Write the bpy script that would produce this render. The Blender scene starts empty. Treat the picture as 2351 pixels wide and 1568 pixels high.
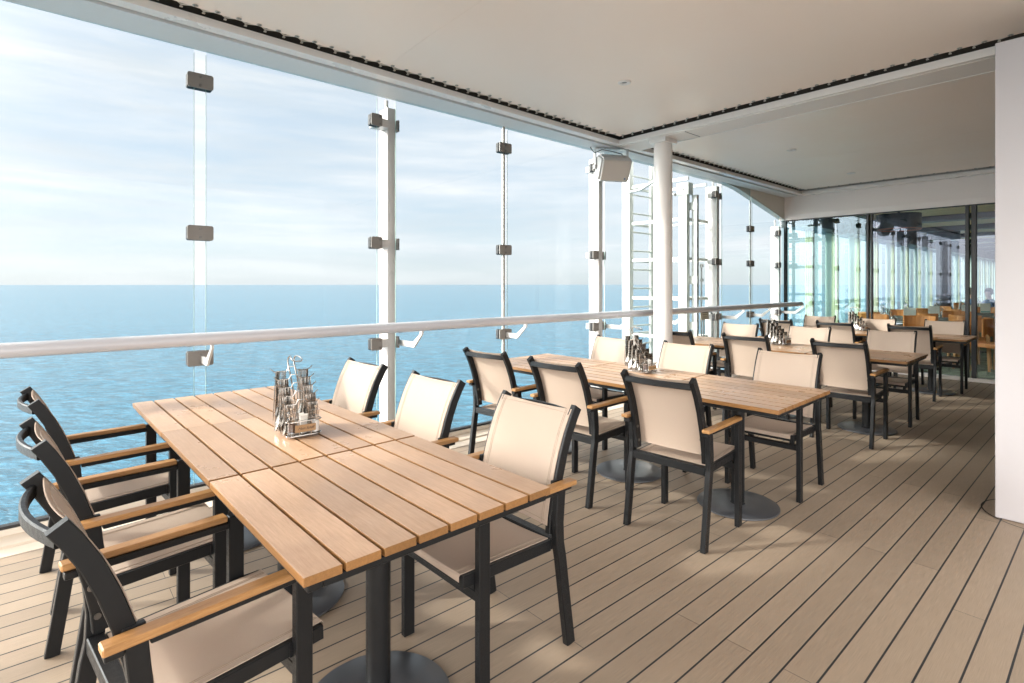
import bpy, bmesh, math, random
from mathutils import Vector, Matrix
random.seed(7)
R = math.radians
sc = bpy.context.scene
COL = sc.collection

# ------------------------------------------------------------------ camera
cam_d = bpy.data.cameras.new('camera'); cam = bpy.data.objects.new('camera', cam_d); COL.objects.link(cam)
cam.location = (0, 0, 1.433); cam.rotation_euler = (R(90), 0, R(48.9))
cam_d.sensor_width = 36; cam_d.lens = 36 * 1235 / 2351; cam_d.shift_y = -131 / 2351
cam_d.clip_start = .05; cam_d.clip_end = 120000
sc.camera = cam
# ------------------------------------------------------------------ exposure
sc.view_settings.view_transform = 'Standard'; sc.view_settings.look = 'None'
sc.view_settings.exposure = 2.42; sc.view_settings.gamma = 1; sc.view_settings.use_curve_mapping = False
sc.cycles.transparent_max_bounces = 24; sc.cycles.max_bounces = 10; sc.cycles.diffuse_bounces = 6; sc.cycles.caustics_reflective = True; sc.cycles.caustics_refractive = False; sc.cycles.blur_glossy = 1.0
# ------------------------------------------------------------------ sun
SUN_EL = 28.0; sh, sv = math.cos(R(SUN_EL)), math.sin(R(SUN_EL))
sun_dir = Vector((.555 * sh, .83 * sh, -sv))
sl = bpy.data.lights.new('sun', 'SUN'); sl.energy = 0.9; sl.angle = R(2.5); sl.color = (1, .92, .82)
so = bpy.data.objects.new('sun', sl); COL.objects.link(so); so.rotation_euler = sun_dir.to_track_quat('-Z', 'Y').to_euler()
# ------------------------------------------------------------------ world
world = bpy.data.worlds.new('World'); sc.world = world; world.use_nodes = True
nt = world.node_tree; nt.nodes.clear()
def N(nt, t, **k):
    n = nt.nodes.new(t)
    for a, b in k.items(): setattr(n, a, b)
    return n
def Mth(nt, op, a, b=None, c=None):
    n = N(nt, 'ShaderNodeMath', operation=op)
    for i, v in enumerate((a, b, c)):
        if v is None: continue
        if isinstance(v, (int, float)): n.inputs[i].default_value = v
        else: nt.links.new(v, n.inputs[i])
    return n.outputs[0]
def ramp(nt, fac, stops):
    n = N(nt, 'ShaderNodeValToRGB'); nt.links.new(fac, n.inputs[0])
    e = n.color_ramp.elements
    while len(e) < len(stops): e.new(.5)
    for i, (p, c) in enumerate(stops):
        e[i].position = p; e[i].color = (c, c, c, 1) if isinstance(c, (int, float)) else (*c, 1)
    return n.outputs[0]
def mix(nt, fac, a, b, mode='MIX'):
    n = N(nt, 'ShaderNodeMix', data_type='RGBA', blend_type=mode)
    for s, v in ((n.inputs[0], fac), (n.inputs[6], a), (n.inputs[7], b)):
        if isinstance(v, (int, float)): s.default_value = v
        elif isinstance(v, tuple): s.default_value = (*v, 1)
        else: nt.links.new(v, s)
    return n.outputs[2]
def noise(nt, vec, scale, detail=3, rough=.5, dist=0):
    n = N(nt, 'ShaderNodeTexNoise'); n.inputs['Scale'].default_value = scale; n.inputs['Detail'].default_value = detail
    n.inputs['Roughness'].default_value = rough; n.inputs['Distortion'].default_value = dist
    if vec is not None: nt.links.new(vec, n.inputs['Vector'])
    return n.outputs['Fac']
def mapping(nt, vec, scale=(1, 1, 1), rot=(0, 0, 0), loc=(0, 0, 0)):
    n = N(nt, 'ShaderNodeMapping'); nt.links.new(vec, n.inputs[0])
    n.inputs['Scale'].default_value = scale; n.inputs['Rotation'].default_value = rot; n.inputs['Location'].default_value = loc
    return n.outputs[0]
sky = N(nt, 'ShaderNodeTexSky', sky_type='NISHITA', sun_disc=False)
sky.sun_elevation = R(SUN_EL); sky.sun_rotation = math.atan2(-.555, -.83); sky.dust_density = .7; sky.air_density = 1.0; sky.ozone_density = 1.6
tc = N(nt, 'ShaderNodeTexCoord'); sx = N(nt, 'ShaderNodeSeparateXYZ'); nt.links.new(tc.outputs['Generated'], sx.inputs[0])
zc = Mth(nt, 'ADD', Mth(nt, 'MAXIMUM', sx.outputs[2], 0), .16)
cx = N(nt, 'ShaderNodeCombineXYZ'); nt.links.new(Mth(nt, 'DIVIDE', sx.outputs[0], zc), cx.inputs[0]); nt.links.new(Mth(nt, 'DIVIDE', sx.outputs[1], zc), cx.inputs[1])
G3 = tc.outputs['Generated']
mv = mapping(nt, G3, (1.0, 1.0, 7.5))
c1 = noise(nt, mv, 1.9, 9, .60, .5); c2 = noise(nt, mapping(nt, G3, (1, 1, 15), (0, R(2.5), 0), (3, 7, 0)), 2.3, 8, .62, .35)
cf = ramp(nt, Mth(nt, 'ADD', Mth(nt, 'MULTIPLY', c1, .6), Mth(nt, 'MULTIPLY', c2, .4)), [(.38, .12), (.49, .55), (.60, 1)])
hor = ramp(nt, sx.outputs[2], [(0, .45), (.04, .75), (.12, 1)])
cf = Mth(nt, 'MULTIPLY', cf, hor)
warm = ramp(nt, noise(nt, mv, 2.2, 5, .6, .3), [(.35, (1.84, 1.89, 1.96)), (.6, (2.32, 2.27, 2.28))])
skyc = mix(nt, .9, sky.outputs[0], (1.40, 1.53, 1.65))
wc = mix(nt, cf, skyc, warm)
# glow added around the sun behind the camera, to brighten the covered deck
dp = N(nt, 'ShaderNodeVectorMath', operation='DOT_PRODUCT'); nt.links.new(tc.outputs['Generated'], dp.inputs[0]); dp.inputs[1].default_value = tuple(-sun_dir)
glow = Mth(nt, 'MULTIPLY', Mth(nt, 'POWER', Mth(nt, 'MAXIMUM', dp.outputs['Value'], 0), 13), 68)
gl_ = mix(nt, 1, (1.0, .94, .87), glow, 'MULTIPLY'); wc = mix(nt, 1, wc, gl_, 'ADD')
# broad unseen glow added behind the camera as fill light for the deck
d2 = N(nt, 'ShaderNodeVectorMath', operation='DOT_PRODUCT'); nt.links.new(tc.outputs['Generated'], d2.inputs[0]); d2.inputs[1].default_value = Vector((.78, -.55, .30)).normalized()
wc = mix(nt, 1, wc, mix(nt, 1, (1.0, .95, .89), Mth(nt, 'MULTIPLY', Mth(nt, 'POWER', Mth(nt, 'MAXIMUM', d2.outputs['Value'], 0), 2.5), 11), 'MULTIPLY'), 'ADD')
bg = N(nt, 'ShaderNodeBackground'); bg.inputs[1].default_value = .1; nt.links.new(wc, bg.inputs[0])
wo = N(nt, 'ShaderNodeOutputWorld'); nt.links.new(bg.outputs[0], wo.inputs[0])

# ------------------------------------------------------------------ material helpers
def new_mat(name):
    m = bpy.data.materials.new(name); m.use_nodes = True; nt = m.node_tree; nt.nodes.clear()
    b = N(nt, 'ShaderNodeBsdfPrincipled'); o = N(nt, 'ShaderNodeOutputMaterial'); nt.links.new(b.outputs[0], o.inputs[0])
    return m, nt, b
def paint(name, col, rough=.4, var=.06, scale=6, metal=0., bump=0., bscale=200, spec=.5, coord='Object', rv=1.):
    m, nt, b = new_mat(name)
    t = N(nt, 'ShaderNodeTexCoord'); v = t.outputs[coord]
    n = noise(nt, v, scale, 5, .6)
    c = mix(nt, n, tuple(x * (1 - var) for x in col), tuple(min(1, x * (1 + var)) for x in col))
    nt.links.new(c, b.inputs['Base Color']); b.inputs['Roughness'].default_value = rough; b.inputs['Metallic'].default_value = metal
    nt.links.new(ramp(nt, noise(nt, v, scale * 2.3, 4), [(.3, rough * (1 - .2 * rv)), (.7, min(1, rough * (1 + .25 * rv)))]), b.inputs['Roughness'])
    b.inputs['Specular IOR Level'].default_value = spec
    if bump:
        bp = N(nt, 'ShaderNodeBump'); bp.inputs['Strength'].default_value = bump; bp.inputs['Distance'].default_value = .002
        nt.links.new(noise(nt, v, bscale, 3), bp.inputs['Height']); nt.links.new(bp.outputs[0], b.inputs['Normal'])
    return m
M = {}
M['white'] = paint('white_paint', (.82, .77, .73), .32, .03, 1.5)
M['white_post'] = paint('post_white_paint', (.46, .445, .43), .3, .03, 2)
M['white_out'] = paint('weathered_white_steel', (.66, .67, .62), .4, .05, 3)
M['matt'] = paint('matt_white_paint', (.80, .75, .71), .6, .03, 1.5)
M['rail'] = paint('rail_lacquer', (.50, .50, .53), .22, .03, 4)
M['trim'] = paint('beige_trim_paint', (.66, .59, .51), .42, .03, 2)
M['soffit'] = paint('soffit_white_paint', (.68, .69, .69), .5, .03, 1.5)
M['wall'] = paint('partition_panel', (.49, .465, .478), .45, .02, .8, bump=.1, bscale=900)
M['lintel'] = paint('lintel_paint', (.80, .74, .71), .5, .03, 2)
M['membrane'] = paint('ceiling_fabric', (.92, .79, .69), .42, .03, .7, bump=.15, bscale=1200)
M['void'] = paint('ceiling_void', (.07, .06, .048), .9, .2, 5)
M['metal'] = paint('charcoal_powder_coat', (.009, .0095, .0105), .36, .15, 30, bump=.25, bscale=1500, spec=.28)
M['metal_disc'] = paint('charcoal_base_plate', (.050, .053, .060), .33, .06, 5, spec=.7, rv=.1)  # lighter, bluer charcoal: the sky's reflection is put into the colour
M['black'] = paint('black_rubber', (.012, .012, .013), .55, .2, 20)
M['steel'] = paint('polished_steel', (.46, .43, .40), .2, .08, 30, metal=1)
M['cutlery'] = paint('brushed_cutlery_steel', (.33, .30, .27), .24, .1, 60, metal=1)
M['galv'] = paint('galvanised_steel', (.42, .43, .41), .5, .25, 25, metal=.5)
M['screw'] = paint('screw_steel', (.16, .15, .14), .35, .2, 30, metal=.8)
M['clamp'] = paint('clamp_plate', (.18, .165, .15), .45, .06, 12)
M['grille'] = paint('speaker_grille', (.50, .44, .39), .6, .05, 9, bump=.8, bscale=500)
M['cord'] = paint('white_cord', (.66, .62, .56), .6, .08, 40)
M['cable'] = paint('dark_cable', (.03, .03, .035), .5, .1, 20)
M['waterway'] = paint('painted_waterway', (.62, .52, .42), .38, .12, 3, bump=.15, bscale=60)
M['plate'] = paint('brown_card_plate', (.33, .20, .10), .55, .06, 30)
M['ink'] = paint('dark_print', (.03, .02, .015), .6, .1, 20)
M['pepper'] = paint('peppercorns', (.05, .02, .012), .7, .6, 500)
M['salt'] = paint('salt', (.75, .73, .70), .7, .05, 300)
M['paper'] = paint('sachet_paper', (.78, .76, .72), .6, .05, 60)
M['knob'] = paint('mill_knob', (.35, .28, .22), .3, .1, 40, metal=.6)
M['plaque'] = paint('grey_beige_plaque', (.38, .36, .28), .5, .05, 8)
M['darkframe'] = paint('dark_mullion', (.02, .021, .024), .35, .1, 5)
M['orange'] = paint('orange_leather_chair', (.52, .20, .05), .45, .1, 6)
M['chairwood'] = paint('oak_chair_wood', (.36, .19, .07), .45, .15, 8)
M['wood_in'] = paint('interior_ceiling_wood', (.78, .63, .38), .5, .12, 1.2)
M['greychair'] = paint('grey_chair_shell', (.16, .17, .15), .5, .1, 5)
M['lime'] = paint('pale_lime_blind', (.90, .90, .72), .6, .04, 2)
M['sheer'] = paint('sheer_white_curtain', (.70, .78, .72), .7, .06, 4)
M['card'] = paint('menu_card', (.80, .84, .74), .5, .12, 8)
M['teal'] = paint('teal_card_band', (.05, .36, .34), .5, .05, 8)
M['skin'] = paint('skin', (.50, .32, .24), .55, .04, 10)
M['hair'] = paint('grey_brown_hair', (.20, .17, .15), .7, .2, 40)
M['shirt'] = paint('blue_shirt', (.10, .16, .26), .8, .1, 10)
M['copper'] = paint('copper_red_reflection_rim', (.40, .10, .05), .4, .1, 5)

def carpet():
    m, nt, b = new_mat('green_mottled_carpet'); t = N(nt, 'ShaderNodeTexCoord')
    c = ramp(nt, noise(nt, mapping(nt, t.outputs['Object'], (5, 9, 1)), 1.2, 6, .7, 1), [(.3, (.05, .07, .045)), (.5, (.14, .17, .11)), (.68, (.32, .34, .25))])
    nt.links.new(c, b.inputs['Base Color']); b.inputs['Roughness'].default_value = .95; return m
M['carpet'] = carpet()
def fabric():
    m, nt, b = new_mat('beige_sling_mesh'); t = N(nt, 'ShaderNodeTexCoord'); v = t.outputs['Object']
    wv = N(nt, 'ShaderNodeTexWave', wave_type='BANDS', bands_direction='DIAGONAL'); wv.inputs['Scale'].default_value = 190; wv.inputs['Distortion'].default_value = 1.5; wv.inputs['Detail'].default_value = 2
    nt.links.new(v, wv.inputs[0])
    ww = N(nt, 'ShaderNodeTexWave', wave_type='BANDS', bands_direction='X'); ww.inputs['Scale'].default_value = 260; ww.inputs['Distortion'].default_value = .5; nt.links.new(v, ww.inputs[0])
    h = Mth(nt, 'ADD', Mth(nt, 'MULTIPLY', wv.outputs['Fac'], .6), Mth(nt, 'MULTIPLY', ww.outputs['Fac'], .4))
    c = mix(nt, h, (.50, .382, .30), (.65, .53, .435))
    c = mix(nt, Mth(nt, 'MULTIPLY', noise(nt, v, 5, 4), .18), c, (.50, .385, .31))
    nt.links.new(c, b.inputs['Base Color']); b.inputs['Roughness'].default_value = .62; b.inputs['Specular IOR Level'].default_value = .35
    bp = N(nt, 'ShaderNodeBump'); bp.inputs['Strength'].default_value = .35; bp.inputs['Distance'].default_value = .001; nt.links.new(h, bp.inputs['Height']); nt.links.new(bp.outputs[0], b.inputs['Normal'])
    # thin woven mesh: part of the light comes through
    tl = N(nt, 'ShaderNodeBsdfTranslucent'); nt.links.new(c, tl.inputs[0]); ms = N(nt, 'ShaderNodeMixShader'); ms.inputs[0].default_value = .28
    o = [n for n in nt.nodes if n.type == 'OUTPUT_MATERIAL'][0]
    nt.links.new(b.outputs[0], ms.inputs[1]); nt.links.new(tl.outputs[0], ms.inputs[2]); nt.links.new(ms.outputs[0], o.inputs[0])
    return m
M['fabric'] = fabric()
def translucent(name, k):
    nt = M[name].node_tree; b = [n for n in nt.nodes if n.type == 'BSDF_PRINCIPLED'][0]; o = [n for n in nt.nodes if n.type == 'OUTPUT_MATERIAL'][0]
    tl = N(nt, 'ShaderNodeBsdfTranslucent'); nt.links.new(b.inputs['Base Color'].links[0].from_socket, tl.inputs[0]); ms = N(nt, 'ShaderNodeMixShader'); ms.inputs[0].default_value = k
    nt.links.new(b.outputs[0], ms.inputs[1]); nt.links.new(tl.outputs[0], ms.inputs[2]); nt.links.new(ms.outputs[0], o.inputs[0])
translucent('lime', .65); translucent('sheer', .6)
M['stitch'] = paint('hem_stitching', (.40, .31, .24), .7, .05, 50)
def wood(name, dark, light, rough, grain=(3, 46, 46), per_slat=True, axis='x', spec=.5, wear=.3):
    m, nt, b = new_mat(name); t = N(nt, 'ShaderNodeTexCoord'); v = t.outputs['Object']
    oi = N(nt, 'ShaderNodeObjectInfo'); off = N(nt, 'ShaderNodeVectorMath', operation='ADD'); nt.links.new(v, off.inputs[0]); nt.links.new(oi.outputs['Random'], off.inputs[1])
    vv = off.outputs[0]
    g = noise(nt, mapping(nt, vv, grain), 3.0, 8, .72, .4); g2 = noise(nt, mapping(nt, vv, (grain[0] * 3, grain[1] * 5, grain[2] * 5)), 3.0, 5, .8)
    f = Mth(nt, 'ADD', Mth(nt, 'MULTIPLY', g, .65), Mth(nt, 'MULTIPLY', g2, .35))
    c = ramp(nt, f, [(.32, dark), (.62, light)])
    if per_slat:
        s = N(nt, 'ShaderNodeSeparateXYZ'); nt.links.new(v, s.inputs[0])
        idx = Mth(nt, 'FLOOR', Mth(nt, 'DIVIDE', Mth(nt, 'ADD', s.outputs[1], 4.22), .1055))
        wn = N(nt, 'ShaderNodeTexWhiteNoise', noise_dimensions='2D'); cb = N(nt, 'ShaderNodeCombineXYZ'); nt.links.new(idx, cb.inputs[0]); nt.links.new(oi.outputs['Random'], cb.inputs[1]); nt.links.new(cb.outputs[0], wn.inputs[0])
        c = mix(nt, 1, c, ramp(nt, wn.outputs['Value'], [(0, .74), (1, 1.06)]), 'MULTIPLY')
    st = noise(nt, vv, 2.4, 5, .6, .5)
    c = mix(nt, Mth(nt, 'MULTIPLY', ramp(nt, st, [(.45, 0), (.7, 1)]), wear), c, tuple(x * .66 + .02 for x in dark))
    nt.links.new(c, b.inputs['Base Color']); b.inputs['Specular IOR Level'].default_value = spec
    nt.links.new(ramp(nt, noise(nt, vv, 3.3, 5, .65), [(.3, rough * .78), (.7, rough * 1.3)]), b.inputs['Roughness'])
    bp = N(nt, 'ShaderNodeBump'); bp.inputs['Strength'].default_value = .12; bp.inputs['Distance'].default_value = .001; nt.links.new(f, bp.inputs['Height']); nt.links.new(bp.outputs[0], b.inputs['Normal'])
    return m
M['table'] = wood('composite_table_slats', (.43, .255, .148), (.61, .40, .262), .31, wear=.45)
M['table_edge'] = wood('composite_slat_edges', (.19, .085, .024), (.32, .155, .05), .45, wear=.1)  # orange slat edges, darkened further to paint shade into the gaps
M['arm'] = wood('teak_armrest', (.25, .115, .038), (.44, .235, .090), .42, (46, 4, 46), per_slat=False, wear=.1)

def deck():
    m, nt, b = new_mat('composite_deck_planks'); t = N(nt, 'ShaderNodeTexCoord'); v = t.outputs['Object']
    s = N(nt, 'ShaderNodeSeparateXYZ'); nt.links.new(v, s.inputs[0]); X, Y = s.outputs[0], s.outputs[1]
    P = .1121; u = Mth(nt, 'DIVIDE', Mth(nt, 'ADD', X, .848 + 100 * P), P)
    idx = Mth(nt, 'FLOOR', u); fr = Mth(nt, 'FRACT', u)
    ed = Mth(nt, 'ABSOLUTE', Mth(nt, 'SUBTRACT', fr, .5))
    line = Mth(nt, 'GREATER_THAN', ed, .5 - .0036 / P)
    par = Mth(nt, 'MODULO', idx, 2)
    wn = N(nt, 'ShaderNodeTexWhiteNoise', noise_dimensions='1D'); nt.links.new(Mth(nt, 'FLOOR', Mth(nt, 'DIVIDE', idx, 6)), wn.inputs['W'])
    L = 2.6
    yy = Mth(nt, 'ADD', Mth(nt, 'ADD', Y, Mth(nt, 'MULTIPLY', par, L / 2)), 101.53)
    yy = Mth(nt, 'DIVIDE', Mth(nt, 'ADD', yy, Mth(nt, 'MULTIPLY', wn.outputs[0], .9)), L)
    row = Mth(nt, 'FLOOR', yy)
    be = Mth(nt, 'ABSOLUTE', Mth(nt, 'SUBTRACT', Mth(nt, 'FRACT', yy), .5)); butt = Mth(nt, 'GREATER_THAN', be, .5 - .0010 / L)
    ln = Mth(nt, 'MAXIMUM', line, butt)
    cb = N(nt, 'ShaderNodeCombineXYZ'); nt.links.new(idx, cb.inputs[0]); nt.links.new(row, cb.inputs[1])
    w2 = N(nt, 'ShaderNodeTexWhiteNoise', noise_dimensions='2D'); nt.links.new(cb.outputs[0], w2.inputs[0])
    # ribs run along the planks
    rib = noise(nt, mapping(nt, v, (620, 9, 1)), 1, 3, .6); fine = noise(nt, v, 420, 3, .7); blot = noise(nt, v, 1.3, 5, .6)
    c = mix(nt, w2.outputs['Value'], (.292, .226, .166), (.350, .272, .200))
    c = mix(nt, 1, c, ramp(nt, Mth(nt, 'ADD', Mth(nt, 'MULTIPLY', rib, .6), Mth(nt, 'MULTIPLY', fine, .4)), [(.3, .74), (.7, 1.22)]), 'MULTIPLY')
    c = mix(nt, Mth(nt, 'MULTIPLY', blot, .3), c, (.24, .175, .12))
    c = mix(nt, ln, c, (.022, .024, .026))
    nt.links.new(c, b.inputs['Base Color']); b.inputs['Roughness'].default_value = .5; b.inputs['Specular IOR Level'].default_value = .4
    bp = N(nt, 'ShaderNodeBump'); bp.inputs['Strength'].default_value = .3; bp.inputs['Distance'].default_value = .0015
    nt.links.new(Mth(nt, 'SUBTRACT', rib, Mth(nt, 'MULTIPLY', ln, 1.2)), bp.inputs['Height']); nt.links.new(bp.outputs[0], b.inputs['Normal'])
    return m
M['deck'] = deck()

def sea():
    m, nt, b = new_mat('sea_water'); t = N(nt, 'ShaderNodeTexCoord'); v = t.outputs['Object']
    w = mapping(nt, v, (1, 1, 1), (0, 0, R(-46)))
    big = noise(nt, mapping(nt, w, (.035, .085, 1)), 1, 4, .55, .3)
    mid = noise(nt, mapping(nt, w, (.16, .42, 1)), 1, 5, .6, .6)
    sml = noise(nt, mapping(nt, w, (.9, 2.0, 1)), 1, 4, .6, .4)
    patch = noise(nt, mapping(nt, w, (.0016, .006, 1)), 1, 4, .55)
    h = Mth(nt, 'ADD', Mth(nt, 'MULTIPLY', big, 3.2), Mth(nt, 'ADD', Mth(nt, 'MULTIPLY', mid, 1.3), Mth(nt, 'MULTIPLY', sml, .22)))
    bp = N(nt, 'ShaderNodeBump'); bp.inputs['Strength'].default_value = .55; bp.inputs['Distance'].default_value = 1.0
    nt.links.new(h, bp.inputs['Height']); nt.links.new(bp.outputs[0], b.inputs['Normal'])
    cm = ramp(nt, Mth(nt, 'ADD', Mth(nt, 'MULTIPLY', mid, .6), Mth(nt, 'MULTIPLY', sml, .4)), [(.38, .52), (.5, .98), (.62, 1.6)])  # light and dark of the ripples painted into the water colour
    nt.links.new(mix(nt, 1, mix(nt, patch, (.030, .105, .160), (.046, .132, .182)), cm, 'MULTIPLY'), b.inputs['Base Color'])
    b.inputs['Roughness'].default_value = .18; b.inputs['IOR'].default_value = 1.33; b.inputs['Specular IOR Level'].default_value = .5
    return m
M['sea'] = sea()

def glass(name, tint, refl, refl_tint=(1, 1, 1)):
    """clear pane: tinted see-through plus a Fresnel-like mirror on outward faces"""
    m = bpy.data.materials.new(name); m.use_nodes = True; nt = m.node_tree; nt.nodes.clear()
    tr = N(nt, 'ShaderNodeBsdfTransparent'); tr.inputs[0].default_value = (*tint, 1)
    gl = N(nt, 'ShaderNodeBsdfGlossy'); gl.inputs['Roughness'].default_value = .0; gl.inputs[0].default_value = (*refl_tint, 1)
    ge = N(nt, 'ShaderNodeNewGeometry'); lw = N(nt, 'ShaderNodeLayerWeight'); lw.inputs[0].default_value = .5
    f5 = Mth(nt, 'POWER', lw.outputs['Facing'], 5.5)
    f = Mth(nt, 'ADD', Mth(nt, 'MULTIPLY', f5, 1 - refl), refl)
    f = Mth(nt, 'MULTIPLY', f, Mth(nt, 'SUBTRACT', 1.0, ge.outputs['Backfacing']))
    ms = N(nt, 'ShaderNodeMixShader'); nt.links.new(f, ms.inputs[0]); nt.links.new(tr.outputs[0], ms.inputs[1]); nt.links.new(gl.outputs[0], ms.inputs[2])
    o = N(nt, 'ShaderNodeOutputMaterial'); nt.links.new(ms.outputs[0], o.inputs[0]); return m
M['glass'] = glass('screen_glass', (.895, .928, .94), .015)
M['glass_g'] = glass('green_coated_glass', (.87, .94, .93), .12, (.66, .82, .95))
M['glass_v'] = glass('violet_coated_glass', (.88, .90, .93), .11, (.72, .80, 1))
M['glass_w'] = glass('green_window_glass', (.78, .88, .90), .05)
M['glass_edge'] = paint('glass_edge', (.22, .32, .30), .2, .1, 10)
M['cglass'] = glass('condiment_glass', (.93, .93, .93), .14)

# ------------------------------------------------------------------ mesh helpers
def obj(name, bm, mat, parent=None, smooth=False, loc=None):
    bmesh.ops.recalc_face_normals(bm, faces=bm.faces)
    me = bpy.data.meshes.new(name)
    if smooth:
        for f in bm.faces: f.smooth = True
    bm.to_mesh(me); bm.free()
    for mm in (mat if isinstance(mat, (list, tuple)) else [mat]): me.materials.append(mm if not isinstance(mm, str) else M[mm])
    o = bpy.data.objects.new(name, me); COL.objects.link(o)
    if smooth == 'auto' or smooth is True:
        me.set_sharp_from_angle(angle=R(38))
    if parent: o.parent = parent
    if loc: o.location = loc
    return o
def BM(): return bmesh.new()
def box(bm, x0, x1, y0, y1, z0, z1, bev=0, mi=0, mat=None):
    vs = [bm.verts.new((x, y, z)) for x in (x0, x1) for y in (y0, y1) for z in (z0, z1)]
    idx = [(0, 1, 3, 2), (4, 6, 7, 5), (0, 4, 5, 1), (2, 3, 7, 6), (0, 2, 6, 4), (1, 5, 7, 3)]
    fs = [bm.faces.new([vs[i] for i in q]) for q in idx]
    if mat is not None: bmesh.ops.transform(bm, matrix=mat, verts=vs)
    for f in fs: f.material_index = mi
    if bev:
        es = {e for f in fs for e in f.edges}
        r = bmesh.ops.bevel(bm, geom=list(es), offset=bev, segments=2 if bev > .004 else 1, affect='EDGES', profile=.6)
        for f in r['faces']: f.material_index = mi
    return vs
def frames(path, up=Vector((0, 0, 1))):
    out = []
    for i, p in enumerate(path):
        a = path[max(i - 1, 0)]; b = path[min(i + 1, len(path) - 1)]
        t = (b - a).normalized(); s = t.cross(up)
        if s.length < 1e-4: s = t.cross(Vector((0, 1, 0)))
        s.normalize(); out.append((p, t, s, s.cross(t).normalized()))
    return out
def tube(bm, path, r, n=8, closed=False, taper=None, mi=0):
    path = [Vector(p) for p in path]
    # parallel transport frames
    rings = []; T = []
    m = len(path)
    for i in range(m):
        a = path[(i - 1) % m] if closed else path[max(i - 1, 0)]; b = path[(i + 1) % m] if closed else path[min(i + 1, m - 1)]
        T.append((b - a).normalized())
    u = T[0].orthogonal().normalized()
    for i in range(m):
        if i: u = (u - T[i] * u.dot(T[i])).normalized()
        w = T[i].cross(u); rr = r if taper is None else r * taper[i]
        rings.append([bm.verts.new(path[i] + (u * math.cos(2 * math.pi * k / n) + w * math.sin(2 * math.pi * k / n)) * rr) for k in range(n)])
    for i in range(m if closed else m - 1):
        A, B = rings[i], rings[(i + 1) % m]
        sh_ = 0
        if closed and i == m - 1:
            sh_ = min(range(n), key=lambda s: (A[0].co - B[s].co).length)
        for k in range(n):
            f = bm.faces.new((A[k], A[(k + 1) % n], B[(k + 1 + sh_) % n], B[(k + sh_) % n])); f.material_index = mi
    if not closed:
        bm.faces.new(rings[0]).material_index = mi; bm.faces.new(rings[-1][::-1]).material_index = mi
def sweep(bm, path, w, h, up=(0, 0, 1), bev=.0025):
    """rectangular bar along a path: w across (perpendicular to path and up), h along the up side"""
    fr = frames([Vector(p) for p in path], Vector(up)); prof = []
    b = bev
    for (sx_, sy_) in ((-1, -1), (1, -1), (1, 1), (-1, 1)):
        if b:
            p1 = (sx_ * (w / 2 - b), sy_ * h / 2); p2 = (sx_ * w / 2, sy_ * (h / 2 - b))
            prof += [p2, p1] if sx_ * sy_ > 0 and False else ([p2, p1] if (sx_, sy_) in ((-1, -1), (1, 1)) else [p1, p2])
        else: prof.append((sx_ * w / 2, sy_ * h / 2))
    rings = [[bm.verts.new(p + s * a + n_ * c) for a, c in prof] for p, t, s, n_ in fr]
    k = len(prof)
    for A, B in zip(rings, rings[1:]):
        for i in range(k): bm.faces.new((A[i], A[(i + 1) % k], B[(i + 1) % k], B[i]))
    bm.faces.new(rings[0]); bm.faces.new(rings[-1][::-1])
def lathe(bm, prof, n=24, c=(0, 0, 0), mi=0, flute=0, fl_n=8):
    rings = []
    for r, z in prof:
        ring = []
        for k in range(n):
            a = 2 * math.pi * k / n; rr = r * (1 + (flute * math.cos(fl_n * a) if flute else 0))
            ring.append(bm.verts.new((c[0] + rr * math.cos(a), c[1] + rr * math.sin(a), c[2] + z)))
        rings.append(ring)
    for A, B in zip(rings, rings[1:]):
        for k in range(n): bm.faces.new((A[k], A[(k + 1) % n], B[(k + 1) % n], B[k])).material_index = mi
    bm.faces.new(rings[0][::-1]).material_index = mi; bm.faces.new(rings[-1]).material_index = mi
def prism(bm, pts, axis, a0, a1, mi=0):
    """polygon pts in the two other axes (order kept) extruded along axis"""
    def mk(p, a):
        if axis == 'x': return (a, p[0], p[1])
        if axis == 'y': return (p[0], a, p[1])
        return (p[0], p[1], a)
    A = [bm.verts.new(mk(p, a0)) for p in pts]; B = [bm.verts.new(mk(p, a1)) for p in pts]; n = len(pts)
    fs = [bm.faces.new(A), bm.faces.new(B[::-1])] + [bm.faces.new((A[i], B[i], B[(i + 1) % n], A[(i + 1) % n])) for i in range(n)]
    for f in fs: f.material_index = mi
    return A + B
def disc(bm, c, n_, r, t=.003, k=10):
    """small flat button with its axis along n_"""
    n_ = Vector(n_).normalized(); q = n_.to_track_quat('Z', 'Y').to_matrix().to_4x4()
    r_ = bmesh.ops.create_cone(bm, cap_ends=True, segments=k, radius1=r, radius2=r * .9, depth=t)
    bmesh.ops.transform(bm, matrix=Matrix.Translation(Vector(c)) @ q, verts=r_['verts'])

def tag(o, label=None, cat=None, group=None, kind=None):
    if label: o['label'] = label
    if cat: o['category'] = cat
    if group: o['group'] = group
    if kind: o['kind'] = kind
    return o
def empty(name, loc=(0, 0, 0), rz=0, label=None, cat=None, group=None):
    o = bpy.data.objects.new(name, None); COL.objects.link(o); o.empty_display_size = .1
    o.location = loc; o.rotation_euler = (0, 0, rz); return tag(o, label, cat, group)
def dup(root, loc=None, rz=None, label=None, group=None):
    r = root.copy(); COL.objects.link(r)
    if loc is not None: r.location = loc
    if rz is not None: r.rotation_euler = (0, 0, rz)
    if label: r['label'] = label
    if group: r['group'] = group
    for ch in list(root.children):
        c = ch.copy(); COL.objects.link(c); c.parent = r
        for g in ch.children:
            d = g.copy(); COL.objects.link(d); d.parent = c
    return r

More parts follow.
